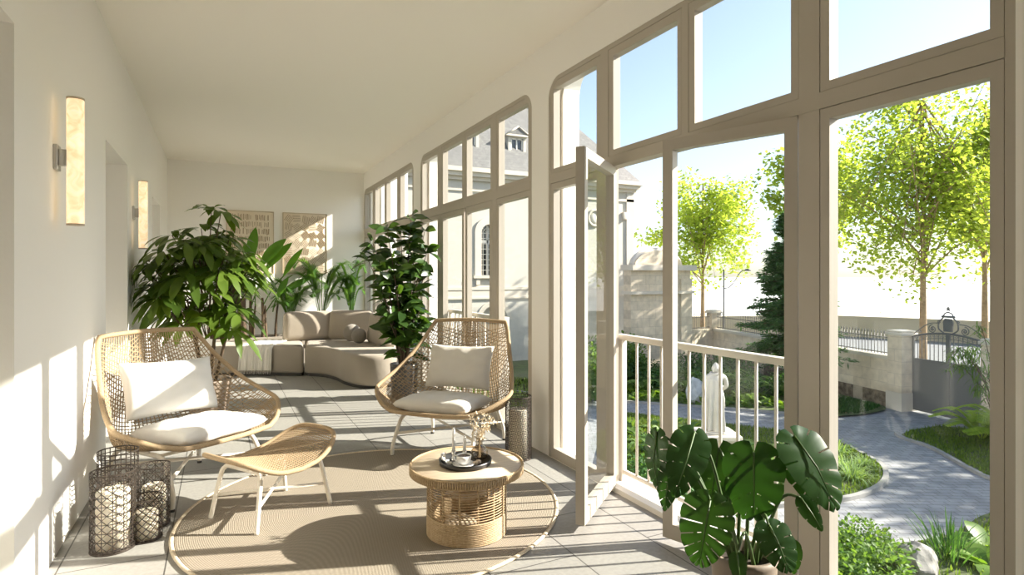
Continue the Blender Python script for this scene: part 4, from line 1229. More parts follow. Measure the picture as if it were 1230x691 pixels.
spread(bushm('low_shrub','l_dark',7,520,.45,.30,.10,.05),scatter([(6.2,7.6),(8.2,7.6),(8.2,9.6),(7.2,9.6)],5,rg,200,.8),'rounded dark shrub on the near side of the island','shrub','rounded shrubs on the island',7,.7,1.2)
# border right under the window
spread(bushm('groundcover_shrub','l_shrub',8,900,.55,.30,.075,.045),[(7.35,4.75),(6.7,4.9),(6.75,4.3),(6.2,4.4),(6.2,5.1),(6.5,3.0),(5.4,4.9),(7.6,5.0)],'low bushy groundcover in the border below the window','shrub','groundcover shrubs in the border below the window',8,.75,1.05)
sg=clump('spiky_grass','l_dark',9,36,.62,.016,'strap',1.0,1.52,.25,.14,0,4)
spread(sg,[(8.65,4.52),(8.5,4.35),(8.95,4.62)],'upright dark grass clump beside the grey boulder','grass clump','upright grasses beside the boulder',9,.9,1.25)
bl=clump('large_leaf_plant','l_hosta',10,15,.62,.30,'ell',.25,1.0,.5,.06,.18,6)
spread(bl,[(8.82,4.08),(9.4,4.35),(9.15,3.7)],'big-leaved plant at the right edge of the border','plant','big-leaved plants in the border',10,.85,1.1)
f1=fernm('bright_fern','l_fern',11,13,.95)
spread(f1,[(15.1,6.55),(15.35,7.25)],'bright arching fern on the small lawn beside the gate','fern','bright ferns beside the gate',11,.95,1.2)
# shrub left of the statue, tall leafy shrubs near the facade
for (x,y,s,lab) in ((9.9,14.9,1.0,'pale green leafy shrub before the pedimented wall, behind the rail post'),(11.25,16.5,1.0,'leafy shrub near the facade, seen through the open casement pane'),(13.1,17.5,1.0,'leafy shrub standing close to the pedimented wall')):
    o=bushm('leafy_shrub','l_shrub',int(x*10),1500,.85,.78,.17,.085); o.location=(x,y,GZ); o.scale=(s,s,s); tag(o,lab,'shrub')
# bamboo-like branch by the right pillar
rr=random.Random(6); t=thing('willowy_shrub','tall willowy shrub with narrow leaves in front of the right gate pillar','shrub',(15.4,7.0,GZ))
st=MB(); lf=MB()
for k in range(11):
    a=rr.uniform(0,2*PI); o_=rr.uniform(.2,.75); h=rr.uniform(1.3,2.6)
    P=crv([(0,0,0),(.25*o_*math.cos(a),.25*o_*math.sin(a),h*.6),(o_*math.cos(a),o_*math.sin(a),h),(1.35*o_*math.cos(a),1.35*o_*math.sin(a),h*.93)],7)
    st.tube(P,[.014-.0005*i for i in range(len(P))],5,caps=False)
    for i in range(8,len(P)):
        for j in range(5):
            d=V(rr.gauss(0,1),rr.gauss(0,1),rr.gauss(-.2,.5)); lf.leaf(P[i]+V(rr.gauss(0,.04),rr.gauss(0,.04),rr.gauss(0,.04)),d,V(0,0,1),rr.uniform(.16,.28),.028,.4,.1,3,'lan')
st.build('stems',M['stem_brown'],t); lf.build('leaves',M['l_shrub'],t)
# ---- rocks
def rock(name,x,y,sx,sy,sz,m,seed,lab,rz=0):
    bm=bmesh.new(); bmesh.ops.create_icosphere(bm,subdivisions=4,radius=1); rr=random.Random(seed)
    pl=[(V(rr.gauss(0,1),rr.gauss(0,1),rr.gauss(0,.7)).normalized(),rr.uniform(.62,.9)) for _ in range(14)]
    for v in bm.verts:
        p=v.co.copy()
        for n,d in pl:
            k=p.dot(n)-d
            if k>0: p-=n*k*.92
        p*=1+.03*math.sin(9*p.x+5*p.z)*math.sin(7*p.y)
        v.co=V(p.x*sx*(1-.25*max(0,p.z)),p.y*sy*(1-.25*max(0,p.z)),p.z*sz+sz*.62)
    o=MB().frombm(bm,None,False).build(name,M[m]); o.location=(x,y,GZ); o.rotation_euler=(0,0,rz); tag(o,lab,'rock'); return o
rock('boulder',7.82,4.40,.31,.30,.25,'rock',3,'grey boulder in the border below the window',.4)
rock('pale_boulder',12.45,13.1,.36,.30,.52,'rock_blue',8,'pale blue-grey upright rock left of the statue',.2)
# ---- statue
sx,sy=8.64,8.56
t=thing('plinth','square stone plinth under the white statue','plinth',(sx,sy,GZ+.05),-.45)
b=MB(); b.bbox(-.36,.36,-.36,.36,0,.12,.015); b.bbox(-.31,.31,-.31,.31,.12,.56,.01); b.build('plinth_body',M['trim_stone'],t)
b=MB(); b.bbox(-.38,.38,-.38,.38,.56,.66,.02); b.build('plinth_cap',M['trim_stone'],t)
PZ=GZ+.05+.66
t=thing('statue','white marble statue of a robed standing figure seen from behind','statue',(sx,sy,PZ),-.45)
b=MB(); b.lathe([(0,0),(.27,0),(.28,.02),(.27,.05),(0,.055)],28,cap0=False,cap1=False); b.build('statue_base',M['marble'],t)
def figure():
    me=bpy.data.meshes.new('figure'); 
    J=[((0,0,.70),.115),((0,0,.86),.10),((0,-.01,1.0),.125),((0,-.01,1.10),.10),((0,.0,1.155),.045),((0,.02,1.22),.07),((0,.025,1.285),.062),
       ((.17,0,1.06),.055),((.225,.03,.88),.045),((.20,.16,.80),.034),((.19,.22,.80),.028),
       ((-.17,0,1.06),.055),((-.23,.02,.88),.045),((-.19,.14,.76),.034),((-.17,.19,.74),.028),
       ((.075,0,.62),.085),((.10,.05,.36),.06),((.11,.02,.10),.045),((.115,.10,.065),.03),
       ((-.075,0,.62),.085),((-.085,-.01,.36),.062),((-.09,-.03,.10),.045),((-.095,.05,.065),.03)]
    E=[(0,1),(1,2),(2,3),(3,4),(4,5),(5,6),(3,7),(7,8),(8,9),(9,10),(3,11),(11,12),(12,13),(13,14),(0,15),(15,16),(16,17),(17,18),(0,19),(19,20),(20,21),(21,22)]
    me.from_pydata([j[0] for j in J],E,[]); o=bpy.data.objects.new('figure',me); COL.objects.link(o); o.parent=t
    m=o.modifiers.new('skin','SKIN'); m.use_smooth_shade=True
    for i,j in enumerate(J):
        me.skin_vertices[0].data[i].radius=(j[1],j[1])
    me.skin_vertices[0].data[0].use_root=True
    s=o.modifiers.new('sub','SUBSURF'); s.levels=2; s.render_levels=2
    me.materials.append(M['marble']); return o
figure()
def cloak(a,v):
    # open at the front right; a round the body, v down from the shoulders
    an=math.radians(112+178*a)    # round the back
    z=1.12-1.06*v
    rx=.16+.07*math.sin(PI*min(1,v*1.2))*.5+.07*v; ry=.12+.05*v+.05*math.sin(PI*v*.7)
    if v<.10: k=.38+.62*(v/.10)**.6; rx*=k; ry*=k
    f=1+(.05+.10*v)*math.sin(an*11+3*v)*min(1,v*3)+.03*math.sin(an*23+6*v)*v
    return (rx*f*math.cos(an),ry*f*math.sin(an)-.015,z)
b=MB(); b.grid(cloak,90,40); o=b.build('cloak',M['marble'],t); md=o.modifiers.new('t','SOLIDIFY'); md.thickness=.018
def hair(a,v):
    an=2*PI*a; r=.078*math.sin(PI*min(1,.04+v*.62)); r*=1+.05*math.sin(5*an+9*v)
    return (r*math.cos(an),.012+r*1.08*math.sin(an)-.018*v,1.345-.165*v)
b=MB(); b.grid(hair,28,14); b.build('hair',M['marble'],t)
b=MB(); b.tube([(.095*math.cos(k/4),-.005+.085*math.sin(k/4),1.13-.012*math.sin(k/2)) for k in range(26)],.028,8); b.build('collar',M['marble'],t)
b=MB(); b.tube([(.19,.22,.81),(.215,.20,.60),(.225,.19,.42)],[.02,.035,.03],8); b.tube([(.17,.16,.84),(.2,.2,.8)],.05,8); b.build('scroll',M['marble'],t)
# ---- garden wall with fence
P1=V(17.12,10.02,0); K=V(19.25,19.2,0)
wd=(K-P1); wl=wd.length; wa=math.atan2(wd.y,wd.x)
t=thing('garden_wall','low limestone garden wall with flat coping left of the gate','garden wall',(P1.x,P1.y,GZ),wa,kind='structure')
MB().box(.1,wl,-.15,.15,.42,1.36).build('wall_body',M['stone'],t)
MB().box(.1,wl,-.19,.19,1.36,1.46).build('coping',M['trim_stone'],t)
MB().box(.1,wl,-.13,.17,-.02,.42).build('rubble_footing',M['rubble'],t)
for k in range(4): MB().box(1.2+k*2.3,1.55+k*2.3,-.17,.17,-.02,.42).build('footing_pier',M['stone'],t)
def pillar(x,y,h,w,lab,rz=wa):
    t=thing('wall_pillar',lab,'pillar',(x,y,GZ),rz,kind='structure')
    MB().box(-w/2-.03,w/2+.03,-w/2-.03,w/2+.03,-.02,.5).build('pillar_base',M['trim_stone'],t)
    MB().box(-w/2,w/2,-w/2,w/2,.5,h-.14).build('pillar_shaft',M['stone'],t)
    b=MB(); b.bbox(-w/2-.05,w/2+.05,-w/2-.05,w/2+.05,h-.14,h-.06,.01); b.bbox(-w/2-.02,w/2+.02,-w/2-.02,w/2+.02,h-.06,h,.02); b.build('pillar_cap',M['trim_stone'],t)
pillar(17.08,10.02,2.22,.46,'limestone gate pillar on the left of the iron gate')
pillar(16.72,7.55,2.22,.46,'limestone gate pillar right of the gate, behind the willowy shrub')
pillar(K.x,K.y,2.25,.44,'limestone fence pillar at the corner of the garden wall')
def fence(x,y,rz,L,z,lab,h=.62):
    t=thing('iron_fence',lab,'fence',(x,y,z),rz)
    for zz in (.06,h-.12): MB().box(0,L,-.012,.012,zz,zz+.025).build('rail',M['iron'],t)
    n=int(L/.115); bar=None
    for k in range(n):
        X=L*(k+.5)/n
        if bar is None:
            b=MB(); b.tube([(0,0,0),(0,0,h)],.0095,6); b.lathe([(.0095,h),(.02,h+.025),(0,h+.10)],6,cap0=False,cap1=False); bar=b.build('spear_bar',M['iron'],t); o=bar
        else: o=bar.copy(); COL.objects.link(o)
        o.location=(X,0,0)
u=wd.normalized()
fence(P1.x+u.x*.3,P1.y+u.y*.3,wa,wl-.55,GZ+1.45,'iron spear fence on the long garden wall left of the gate')
fence(17.5,18.95,.15,1.5,GZ+1.45,'short iron spear fence between the pedimented wall and corner pillar')
struct(MB().box(0,1.95,-.15,.15,-.02,1.46,None).build('garden_wall_end',M['stone']),'short low wall joining the pedimented wall','garden wall'); bpy.data.objects['garden_wall_end'].location=(17.45,18.95,GZ); bpy.data.objects['garden_wall_end'].rotation_euler.z=.15
struct(MB().box(0,9,-.17,.17,-.02,1.9).build('garden_wall_right',M['stone']),'garden wall to the right of the gate','garden wall'); bpy.data.objects['garden_wall_right'].location=(16.66,7.3,GZ); bpy.data.objects['garden_wall_right'].rotation_euler.z=-PI/2-.1
# ---- gate
g0=V(17.17,9.78,0); g1=V(16.85,7.80,0); gl=(g1-g0).length; ga=math.atan2((g1-g0).y,(g1-g0).x)
t=thing('entrance_gate','dark grey double iron gate with an arched scrollwork crest and star','gate',(g0.x,g0.y,GZ),ga)
H0=2.06; mid=gl/2
def arch(x): return H0+.16*(1-((x-mid)/mid)**2)
for k,(a,c,m) in enumerate(((.05,mid-.03,'gate'),(mid+.03,gl-.05,'gate'))):
    lf=MB().box(a,c,-.012,.012,.08,1.46).build('gate_panel',M[m],t)
    b=MB(); b.box(a-.03,a+.02,-.025,.025,.05,arch(a)); b.box(c-.02,c+.03,-.025,.025,.05,arch(c)); b.box(a,c,-.025,.025,.05,.10); b.box(a,c,-.025,.025,1.44,1.48)
    b.build('gate_frame',M['iron'],t)
    n=8
    for q in range(1,n):
        x=a+(c-a)*q/n; MB().tube([(x,0,1.47),(x,0,arch(x)-.03)],.010,6).build('gate_bar',M['iron'],t)
b=MB(); b.tube([(gl*k/24,0,arch(gl*k/24)) for k in range(25)],.028,8); b.tube([(gl*k/24,0,arch(gl*k/24)-.13) for k in range(25)],.009,6)
b.build('arched_top_rail',M['iron'],t)
b=MB()
def scroll(cx,cz,r,turns,a0,sg):
    pts=[]
    for k in range(int(26*turns)):
        a=a0+sg*2*PI*k/26; rr_=r*(1-.8*k/(26*turns)); pts.append((cx+rr_*math.cos(a),0,cz+rr_*math.sin(a)))
    return pts
for k in range(22):
    x=.08+(gl-.16)*(k+.5)/22; b.tube(scroll(x,arch(x)-.075,.04,1.1,0 if k%2 else PI,1 if k%2 else -1),.006,5)
for sg in (1,-1):
    b.tube(scroll(mid+sg*.42,arch(mid)+.10,.115,1.6,PI/2,-sg),.014,6)
    b.tube(scroll(mid+sg*.42,arch(mid)+.10,.05,1.0,PI/2,-sg),.02,6)
    b.tube(crv([(mid+sg*.95,0,arch(mid+.9*mid)+.05),(mid+sg*.72,0,arch(mid)+.11),(mid+sg*.5,0,arch(mid)+.24),(mid+sg*.28,0,arch(mid)+.27)],6),.013,6)
    b.tube(scroll(mid+sg*.78,arch(mid)+.02,.05,1.3,0,sg),.010,6)
    b.tube(scroll(mid+sg*.25,arch(mid)+.31,.045,1.3,0,sg),.010,6)
    b.tube(crv([(mid+sg*.12,0,arch(mid)+.02),(mid+sg*.25,0,arch(mid)+.12),(mid+sg*.24,0,arch(mid)+.30),(mid+sg*.13,0,arch(mid)+.42)],6),.02,6)
b.build('scrollwork',M['iron'],t)
b=MB(); b.prism([(mid+x,z) for x,z in ((-.11,.06),(.11,.06),(.13,.30),(.09,.40),(-.09,.40),(-.13,.30))],-.02,.02,Matrix.Translation((0,0,arch(mid)))@Matrix.Rotation(PI/2,4,'X'))
b.tube([(mid-.17,0,arch(mid)+.45),(mid+.17,0,arch(mid)+.45)],.03,8); b.tube(crv([(mid-.13,0,arch(mid)+.47),(mid-.08,0,arch(mid)+.54),(mid,0,arch(mid)+.56),(mid+.08,0,arch(mid)+.54),(mid+.13,0,arch(mid)+.47)],5),.018,6)
b.build('crest_shield',M['iron'],t)
b=MB(); st_=[]
for k in range(10):
    r=.075 if k%2==0 else .03; a=PI/2+2*PI*k/10; st_.append((mid+r*math.cos(a),.655+r*math.sin(a)))
b.prism(st_,-.012,.012,Matrix.Translation((0,0,arch(mid)))@Matrix.Rotation(PI/2,4,'X')); b.tube([(mid,0,arch(mid)+.55),(mid,0,arch(mid)+.6)],.012,6)
b.build('star_finial',M['iron'],t)
# ---- pedimented wall
t=thing('pedimented_wall','tall limestone wall with a rounded pediment left of the fence','wall',(14.4,18.9,GZ),kind='structure')
MB().box(0,3.05,-.2,.25,-.02,4.0).build('wall_body',M['stone'],t)
b=MB(); b.box(2.5,3.08,-.28,.29,-.02,3.62); b.build('corner_pilaster',M['stone'],t)
b=MB(); b.box(-.05,3.15,-.34,.33,3.0,3.12); b.box(-.05,3.22,-.40,.39,3.95,4.17); b.build('string_moulding',M['trim_stone'],t)
pts=[]
b=MB(); cx,rx,rz_=1.42,1.2,.60
poly=[(cx+rx*math.cos(PI*k/24),4.15+rz_*math.sin(PI*k/24)) for k in range(25)]
b.prism(poly,-.22,.2,Matrix.Rotation(PI/2,4,'X')); b.build('pediment',M['stone'],t)
b=MB(); b.tube([(cx+rx*math.cos(PI*k/24),-.0,4.15+rz_*math.sin(PI*k/24)) for k in range(25)],.13,8); b.build('pediment_moulding',M['trim_stone'],t)
b=MB(); b.box(.75,2.3,-.215,-.2,3.25,3.8); b.build('blank_panel',M['stone'],t)
# ---- street beyond
struct(MB().box(17.3,44,-30,60,GZ-.32,GZ-.02).build('street_road',M['road']),'grey street beyond the garden wall','road')
def ribbon(pts,z0,z1,th,name,m,lab):
    b=MB(); P=[V(*p,0) for p in pts]; vs=[];fs=[]
    for i,p in enumerate(P):
        a=P[max(0,i-1)]; c=P[min(len(P)-1,i+1)]; tt=(c-a).normalized(); s=V(-tt.y,tt.x,0)*th/2
        vs+=[p-s+V(0,0,z0),p-s+V(0,0,z1),p+s+V(0,0,z1),p+s+V(0,0,z0)]
    for i in range(len(P)-1):
        for k in range(4): fs.append((4*i+k,4*i+(k+1)%4,4*i+4+(k+1)%4,4*i+4+k))
    fs+=[(0,1,2,3),(4*len(P)-1,4*len(P)-2,4*len(P)-3,4*len(P)-4)]
    return struct(b.add(vs,fs).build(name,M[m]),lab,'wall')
ribbon([(19,30),(24,28.2),(34.6,24.2),(36.5,20.5),(37.5,17.5),(40,6),(42,-14)],GZ-.1,-1.15,.4,'street_wall','far_wall','long low tan retaining wall across the street')
struct(MB().add([(p[0],p[1],-1.3) for p in ((19,30.2),(24,28.4),(34.7,24.4),(36.7,20.6),(37.7,17.6),(40.2,6),(42.2,-14),(500,-300),(900,200),(500,900),(19,900))],[tuple(range(11))]).build('far_ground',M['far_ground']),'open ground beyond the street wall, coloured pale as haze','ground')
struct(MB().box(-60,19,40,900,GZ-.4,GZ-.1).build('outer_ground',M['far_ground']),'pale open ground behind the stone house','ground')
# ---- street lamp
t=thing('street_lamp','slim street lamp with a curved arm beyond the corner pillar','street lamp',(21.4,20.7,GZ-.02))
b=MB(); b.tube([(0,0,0),(0,0,4.05)],[.05,.035],10); b.lathe([(.09,0),(.09,.25),(.05,.35)],12); b.build('post',M['lamp_metal'],t)
dx,dy=.79,-.60
b=MB(); b.tube(crv([(0,0,3.15),(.25*dx,.25*dy,3.22),(.5*dx,.5*dy,3.52),(.75*dx,.75*dy,3.92),(1.0*dx,1.0*dy,4.03)],7),.022,8); b.build('curved_arm',M['lamp_metal'],t)
b=MB(); b.lathe([(0,.10),(.05,.10),(.19,.02),(.18,0),(0,.015)],18,Matrix.Translation((1.05*dx,1.05*dy,3.98))); b.build('lamp_head',M['lamp_metal'],t)
# ---- stone house
t=thing('stone_house','cream stone house with arched windows and grey slate mansard roof','house',(0,22.9,GZ))
z=lambda v: v-GZ
AW=[(6.35,1.35,3.15),(10.2,1.35,3.15)]   # arched windows: x, sill, springing
fx0,fx1=-2.0,17.75
b=MB()
def wall_with_arches(b,x0,x1,z0,z1,holes):
    xs=x0
    for (cx,hw,s,sp) in holes:
        b.box(xs,cx-hw,0,.5,z0,z1); b.box(cx-hw,cx+hw,0,.5,z0,s)
        n=12; vs=[];
        top=[(cx-hw*math.cos(PI*k/n),sp+hw*math.sin(PI*k/n)) for k in range(n+1)]
        for k in range(n):
            (a,az),(c,cz)=top[k],top[k+1]
            b.add([(a,0,az),(c,0,cz),(c,0,z1),(a,0,z1),(a,.5,az),(c,.5,cz),(c,.5,z1),(a,.5,z1)],[(0,1,2,3),(7,6,5,4),(0,4,5,1)])
        xs=cx+hw
    b.box(xs,x1,0,.5,z0,z1)
wall_with_arches(b,fx0,fx1,z(.80),z(5.75),[(cx,.36,z(s),z(sp)) for cx,s,sp in AW])
b.build('upper_wall',M['facade'],t)
b=MB()
wall_with_arches(b,fx0,fx1,-.05,z(.42),[(cx+.25,.62,-.05+.02,z(-.55)) for cx,s,sp in AW])
b.build('ground_floor_wall',M['facade_stone'],t)
b=MB(); b.box(fx0,fx1,.3,.5,-.05,z(.4)); b.build('niche_back',M['facade'],t)
for cx,s,sp in AW:
    b=MB(); n=16; x0=cx+.25; hw=.62; sp2=z(-.55)
    vs=[];fs=[]
    for k in range(n+1):
        a=PI*k/n
        for r in (hw,hw+.2):
            for y in (-.04,.0): vs.append((x0-r*math.cos(a),y,sp2+r*math.sin(a)))
    for k in range(n):
        i=4*k; fs+=[(i,i+4,i+6,i+2),(i+2,i+6,i+7,i+3),(i,i+1,i+5,i+4)]
    b.add(vs,fs); b.build('arch_surround',M['trim_stone'],t)
b=MB(); b.box(fx0,fx1+.06,-.07,.5,z(.74),z(.86)); b.box(fx0,fx1+.04,-.04,.5,z(.40),z(.74)); b.box(fx0,fx1+.07,-.08,.5,z(.36),z(.44)); b.build('string_course',M['trim_stone'],t)
b=MB(); b.box(fx0,fx1+.05,-.06,.5,z(4.86),z(4.98)); b.box(fx0,fx1+.12,-.14,.5,z(5.3),z(5.45)); b.box(fx0,fx1+.25,-.30,.5,z(5.45),z(5.62)); b.box(fx0,fx1+.35,-.42,.5,z(5.62),z(5.80)); b.build('cornice',M['trim_stone'],t)
for cx,s,sp in AW:
    w=bpy.data.objects.new('arched_window',None); COL.objects.link(w); w.parent=t; w.location=(cx,0,0)
    b=MB(); n=14; vs=[];fs=[]
    for k in range(-1,n+2):
        kk=min(max(k,0),n); a=PI*kk/n; zz=z(s) if k in (-1,n+1) else None
        for r in (.36,.66):
            for y in (-.06,.0):
                vs.append((-r*math.cos(a),y,(zz if zz is not None else z(sp)+r*math.sin(a))))
    for k in range(n+2):
        i=4*k; fs+=[(i,i+4,i+6,i+2),(i+2,i+6,i+7,i+3),(i,i+1,i+5,i+4)]
    b.add(vs,fs); b.build('surround',M['trim_stone'],w)
    b=MB(); b.box(-.75,.75,-.16,.02,z(s)-.12,z(s)); b.box(-.62,-.45,-.11,.0,z(s)-.4,z(s)-.12); b.box(.45,.62,-.11,.0,z(s)-.4,z(s)-.12); b.build('sill',M['trim_stone'],w)
    b=MB(); b.box(-.36,.36,.22,.24,z(s),z(sp)+.36); b.build('pane',M['dark_glass'],w)
    b=MB(); 
    for x in (-.345,-.03,.0,.315): b.box(x,x+.045,.17,.22,z(s),z(sp)+(.05 if abs(x)>.2 else .33))
    for k in range(9):
        q=z(s)+(z(sp)-z(s))*k/8; b.box(-.34,.34,.185,.215,q-.012,q+.012)
    b.box(-.34,.34,.17,.22,z(sp)-.42,z(sp)-.30)
    for x in (-.2,.17): b.box(x,x+.02,.185,.215,z(s),z(sp)+.1)
    b.tube([(.2*math.cos(PI*k/10),.2,z(sp)+.2*math.sin(PI*k/10)) for k in range(11)],.014,5)
    for k in (1,2,3): b.tube([(0,.2,z(sp)),(.34*math.cos(PI*k/4),.2,z(sp)+.34*math.sin(PI*k/4))],.012,5)
    b.build('glazing_bars',M['white_paint'],w)
b=MB(); b.tube([(15.55+.36*math.cos(2*PI*k/30),-.02,z(4.0)+.36*math.sin(2*PI*k/30)) for k in range(30)],.07,8,closed=True); b.build('oculus_ring',M['trim_stone'],t)
MB().lathe([(0,0),(.34,0),(.34,.03),(0,.03)],28,Matrix.Translation((15.55,0,z(4.0)))@Matrix.Rotation(PI/2,4,'X')).build('oculus_pane',M['facade'],t)
b=MB(); b.bbox(17.1,17.35,-.16,0,z(4.0),z(4.35),.02); b.build('wall_lantern',M['trim_stone'],t)
b=MB(); b.box(17.35,17.78,-.06,.5,-.05,z(5.4)); b.build('corner_pilaster',M['facade'],t)
# mansard roof
b=MB(); zt=z(9.4); zb=z(5.8)
A=[(fx0,-.3,zb),(fx1+.3,-.3,zb),(fx1+.3,9,zb),(fx0,9,zb)]; B=[(fx0,2.0,zt),(fx1-3.0,2.0,zt),(fx1-3.0,7,zt),(fx0,7,zt)]
b.add(A+B,[(0,1,5,4),(1,2,6,5),(2,3,7,6),(3,0,4,7),(4,5,6,7),(3,2,1,0)]); b.build('mansard_roof',M['slate'],t)
b=MB(); b.box(fx0,fx1-2.9,1.85,2.2,zt-.02,zt+.16); b.build('ridge_flashing',M['trim_stone'],t)
b=MB(); b.box(fx0,fx1,.5,9,-.05,z(5.8)); b.build('house_body',M['facade'],t)
for (cx) in (9.45,11.72,7.2):
    d=bpy.data.objects.new('dormer',None); COL.objects.link(d); d.parent=t; d.location=(cx,0,0)
    y0=.35; zb2,zt2=z(6.55),z(7.5)
    b=MB(); b.box(-.44,-.30,y0,2,zb2,zt2); b.box(.30,.44,y0,2,zb2,zt2); b.box(-.30,.30,y0,2,zt2-.1,zt2); b.box(-.50,.50,y0-.06,2,zb2-.12,zb2); b.build('dormer_wall',M['facade'],d)
    b=MB(); b.add([(-.58,y0-.12,zt2),(.58,y0-.12,zt2),(0,y0-.12,zt2+.36),(-.58,2.2,zt2),(.58,2.2,zt2),(0,2.2,zt2+.36)],[(0,1,2),(0,2,5,3),(1,4,5,2),(0,3,4,1)]); b.build('dormer_roof',M['slate'],d)
    b=MB()
    for s in (1,-1): b.tube([(s*.60,y0-.13,zt2-.0),(0,y0-.13,zt2+.38)],.035,6)
    b.box(-.6,.6,y0-.14,y0-.06,zt2-.05,zt2+.03); b.build('dormer_trim',M['trim_stone'],d)
    MB().box(-.30,.30,y0+.10,y0+.12,zb2,zt2-.1).build('pane',M['dark_glass'],d)
    b=MB(); 
    for x in (-.29,-.025,.24): b.box(x,x+.05,y0+.05,y0+.10,zb2,zt2-.1)
    for q in (zb2,zt2-.16): b.box(-.29,.29,y0+.05,y0+.10,q,q+.06)
    b.build('window_frame',M['white_paint'],d)
# ---- trees
def tree(name,lab,x,y,h,cr,cz,rx,rz,n,seed,m='l_plane',ls=.2,tr=.16,lean=(0,0),zb=GZ,group=None,nb=26,bm_='bark'):
    rr=random.Random(seed); t=thing(name,lab,'tree',(x,y,zb),0,group)
    tk=MB(); lf=MB()
    fork=cz-rz*.35
    P=crv([(0,0,0),(lean[0]*.3,lean[1]*.3,fork*.5),(lean[0],lean[1],fork),(lean[0]*1.3,lean[1]*1.3,cz+rz*.7)],7)
    tk.tube(P,[tr*(1-.8*i/(len(P)-1)) for i in range(len(P))],9)
    tips=[]
    for k in range(nb):
        i=rr.randrange(int(len(P)*.45),len(P)); p0=P[i]
        while True:
            q=V(rr.uniform(-1,1),rr.uniform(-1,1),rr.uniform(-1,1))
            if q.length<1: break
        c=V(lean[0]+q.x*rx,lean[1]+q.y*rx,cz+q.z*rz)
        mid=p0.lerp(c,.5)+V(0,0,.12*rx)
        BP=crv([p0,mid,c],6); tk.tube(BP,[max(.006,tr*.28*(1-.85*j/(len(BP)-1))) for j in range(len(BP))],5,caps=False)
        for j in range(5,len(BP)): tips.append((BP[j],.5+.5*j/len(BP)))
        for s in range(3):
            e=BP[-4]+V(rr.gauss(0,1),rr.gauss(0,1),rr.gauss(0,.7))*rx*.2
            tk.tube([BP[-4],BP[-4].lerp(e,.5)+V(0,0,.05),e],[.012,.008,.004],4,caps=False); tips.append((e,1))
    per=n//len(tips)
    for (c,w) in tips:
        for k in range(per):
            p=c+V(rr.gauss(0,1),rr.gauss(0,1),rr.gauss(0,.75))*rx*.115
            d=V(rr.gauss(0,1),rr.gauss(0,1),rr.gauss(-.3,.6)); l=ls*rr.uniform(.6,1.2)
            lf.leaf(p,d,V(rr.gauss(0,.5),rr.gauss(0,.5),1),l,l*.85,.1,.2,2,'ell')
    tk.build('trunk',M[bm_],t); lf.build('crown',M[m],t)
    return t
tree('plane_tree','tall slim plane tree behind the iron gate',24.6,13.6,10,0,7.4,3.7,4.5,12000,1,ls=.19,tr=.15,nb=48)
tree('plane_tree','plane tree right of the gate, at the window frame edge',27.6,12.93,10,0,7.4,2.6,4.4,6500,2,ls=.20,tr=.14,nb=26)
tree('plane_tree','plane tree beyond the pedimented wall',25.8,26.6,9,0,6.4,3.3,4.0,8500,3,ls=.23,tr=.15,nb=30)
tree('plane_tree','plane tree rising above the dark conifer',23.6,18.2,10,0,7.6,2.3,3.4,5000,4,ls=.24,tr=.14,nb=22)
tree('plane_tree','plane tree left of the one behind the gate',27.0,19.6,10,0,7.9,2.4,3.6,5000,5,ls=.20,tr=.14,nb=20)
tree('plane_tree','plane tree farther along the street to the right of the gate',24.5,5.2,10,0,6.3,3.0,2.6,4500,6,ls=.24,tr=.15,nb=30)
tree('plane_tree','plane tree along the street well to the right of the gate',24.2,1.6,10,0,5.8,2.8,2.6,4000,7,ls=.24,tr=.15,nb=28)
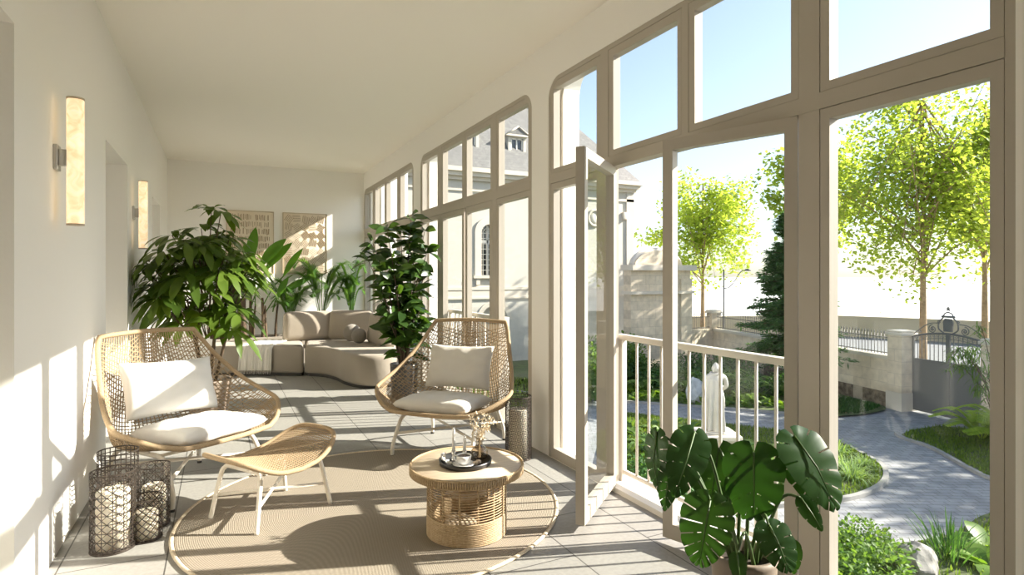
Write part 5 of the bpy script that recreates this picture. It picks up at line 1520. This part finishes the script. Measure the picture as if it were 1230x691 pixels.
def conifer(name,lab,x,y,h,r,zb,seed):
    rr=random.Random(seed); t=thing(name,lab,'tree',(x,y,GZ)); tk=MB(); lf=MB()
    tk.tube([(0,0,0),(.03,0,h*.5),(0,0,h)],[.09,.06,.015],8)
    z_=zb
    while z_<h-.1:
        f=(z_-zb)/(h-zb); rad=r*(1-f)**.8*(.8+.2*math.sin(z_*9))+.10
        nbn=9 if f<.7 else 6
        for k in range(nbn):
            a=rr.uniform(0,2*PI); l=rad*rr.uniform(.75,1.12); c,s=math.cos(a),math.sin(a)
            P=crv([(0,0,z_),(c*l*.5,s*l*.5,z_+.02),(c*l,s*l,z_-.08+.18*f)],4)
            tk.tube(P,.010,4,caps=False)
            for i in range(1,len(P)):
                for j in range(20):
                    p=P[i]+V(rr.gauss(0,.05),rr.gauss(0,.05),rr.gauss(0,.025)); d=V(c+rr.gauss(0,.6),s+rr.gauss(0,.6),rr.gauss(.05,.25))
                    lf.leaf(p,d,V(0,0,1)+V(rr.gauss(0,.4),rr.gauss(0,.4),0),rr.uniform(.10,.20),.05,.15,.1,2,'lan')
        z_+=.105
    tk.build('trunk',M['bark_dark'],t); lf.build('needles',M['l_conifer'],t)
conifer('conifer','dark green conifer standing in the bed before the garden wall',14.75,11.75,5.6,1.45,1.35,4)
# ================================================================== CAMERA, LIGHT
cam=bpy.data.cameras.new('camera'); co=bpy.data.objects.new('camera',cam); COL.objects.link(co)
TH_=math.atan(350/710)
co.location=(0,0,1.35); co.rotation_euler=(PI/2,0,-TH_)
cam.sensor_width=36; cam.lens=710/1230*36; cam.shift_x=0; cam.shift_y=-14.5/1230
cam.clip_start=.05; cam.clip_end=2000
scene.camera=co
sun=bpy.data.lights.new('sun','SUN'); so=bpy.data.objects.new('sun',sun); COL.objects.link(so)
sd=V(.952,-.305,.57).normalized()
so.rotation_euler=sd.to_track_quat('Z','Y').to_euler()
sun.energy=SUN_E; sun.color=(1,.925,.81); sun.angle=math.radians(.6)
w=bpy.data.worlds.new('sky'); scene.world=w; w.use_nodes=True
N=w.node_tree.nodes; L=w.node_tree.links
sk=N.new('ShaderNodeTexSky'); sk.sky_type='NISHITA'; sk.sun_disc=False
sk.sun_elevation=math.asin(sd.z); sk.sun_rotation=math.atan2(sd.x,sd.y)
sk.air_density=1.0; sk.dust_density=1.0; sk.ozone_density=3.0
bg=N['Background']; bg.inputs['Strength'].default_value=SKY_E
hs=N.new('ShaderNodeHueSaturation'); hs.inputs['Saturation'].default_value=.74
L.new(sk.outputs['Color'],hs.inputs['Color']); L.new(hs.outputs['Color'],bg.inputs['Color'])
vs=scene.view_settings
scene.display_settings.display_device='sRGB'
vs.view_transform='Standard'; vs.look='None'; vs.exposure=EXPO; vs.gamma=1; vs.use_curve_mapping=False
scene.cycles.use_denoising=True
try: scene.cycles.denoiser='OPENIMAGEDENOISE'
except Exception: pass
scene.cycles.max_bounces=12; scene.cycles.diffuse_bounces=11; scene.cycles.glossy_bounces=4; scene.cycles.transparent_max_bounces=24
scene.cycles.sample_clamp_indirect=0
scene.cycles.caustics_reflective=False; scene.cycles.caustics_refractive=False
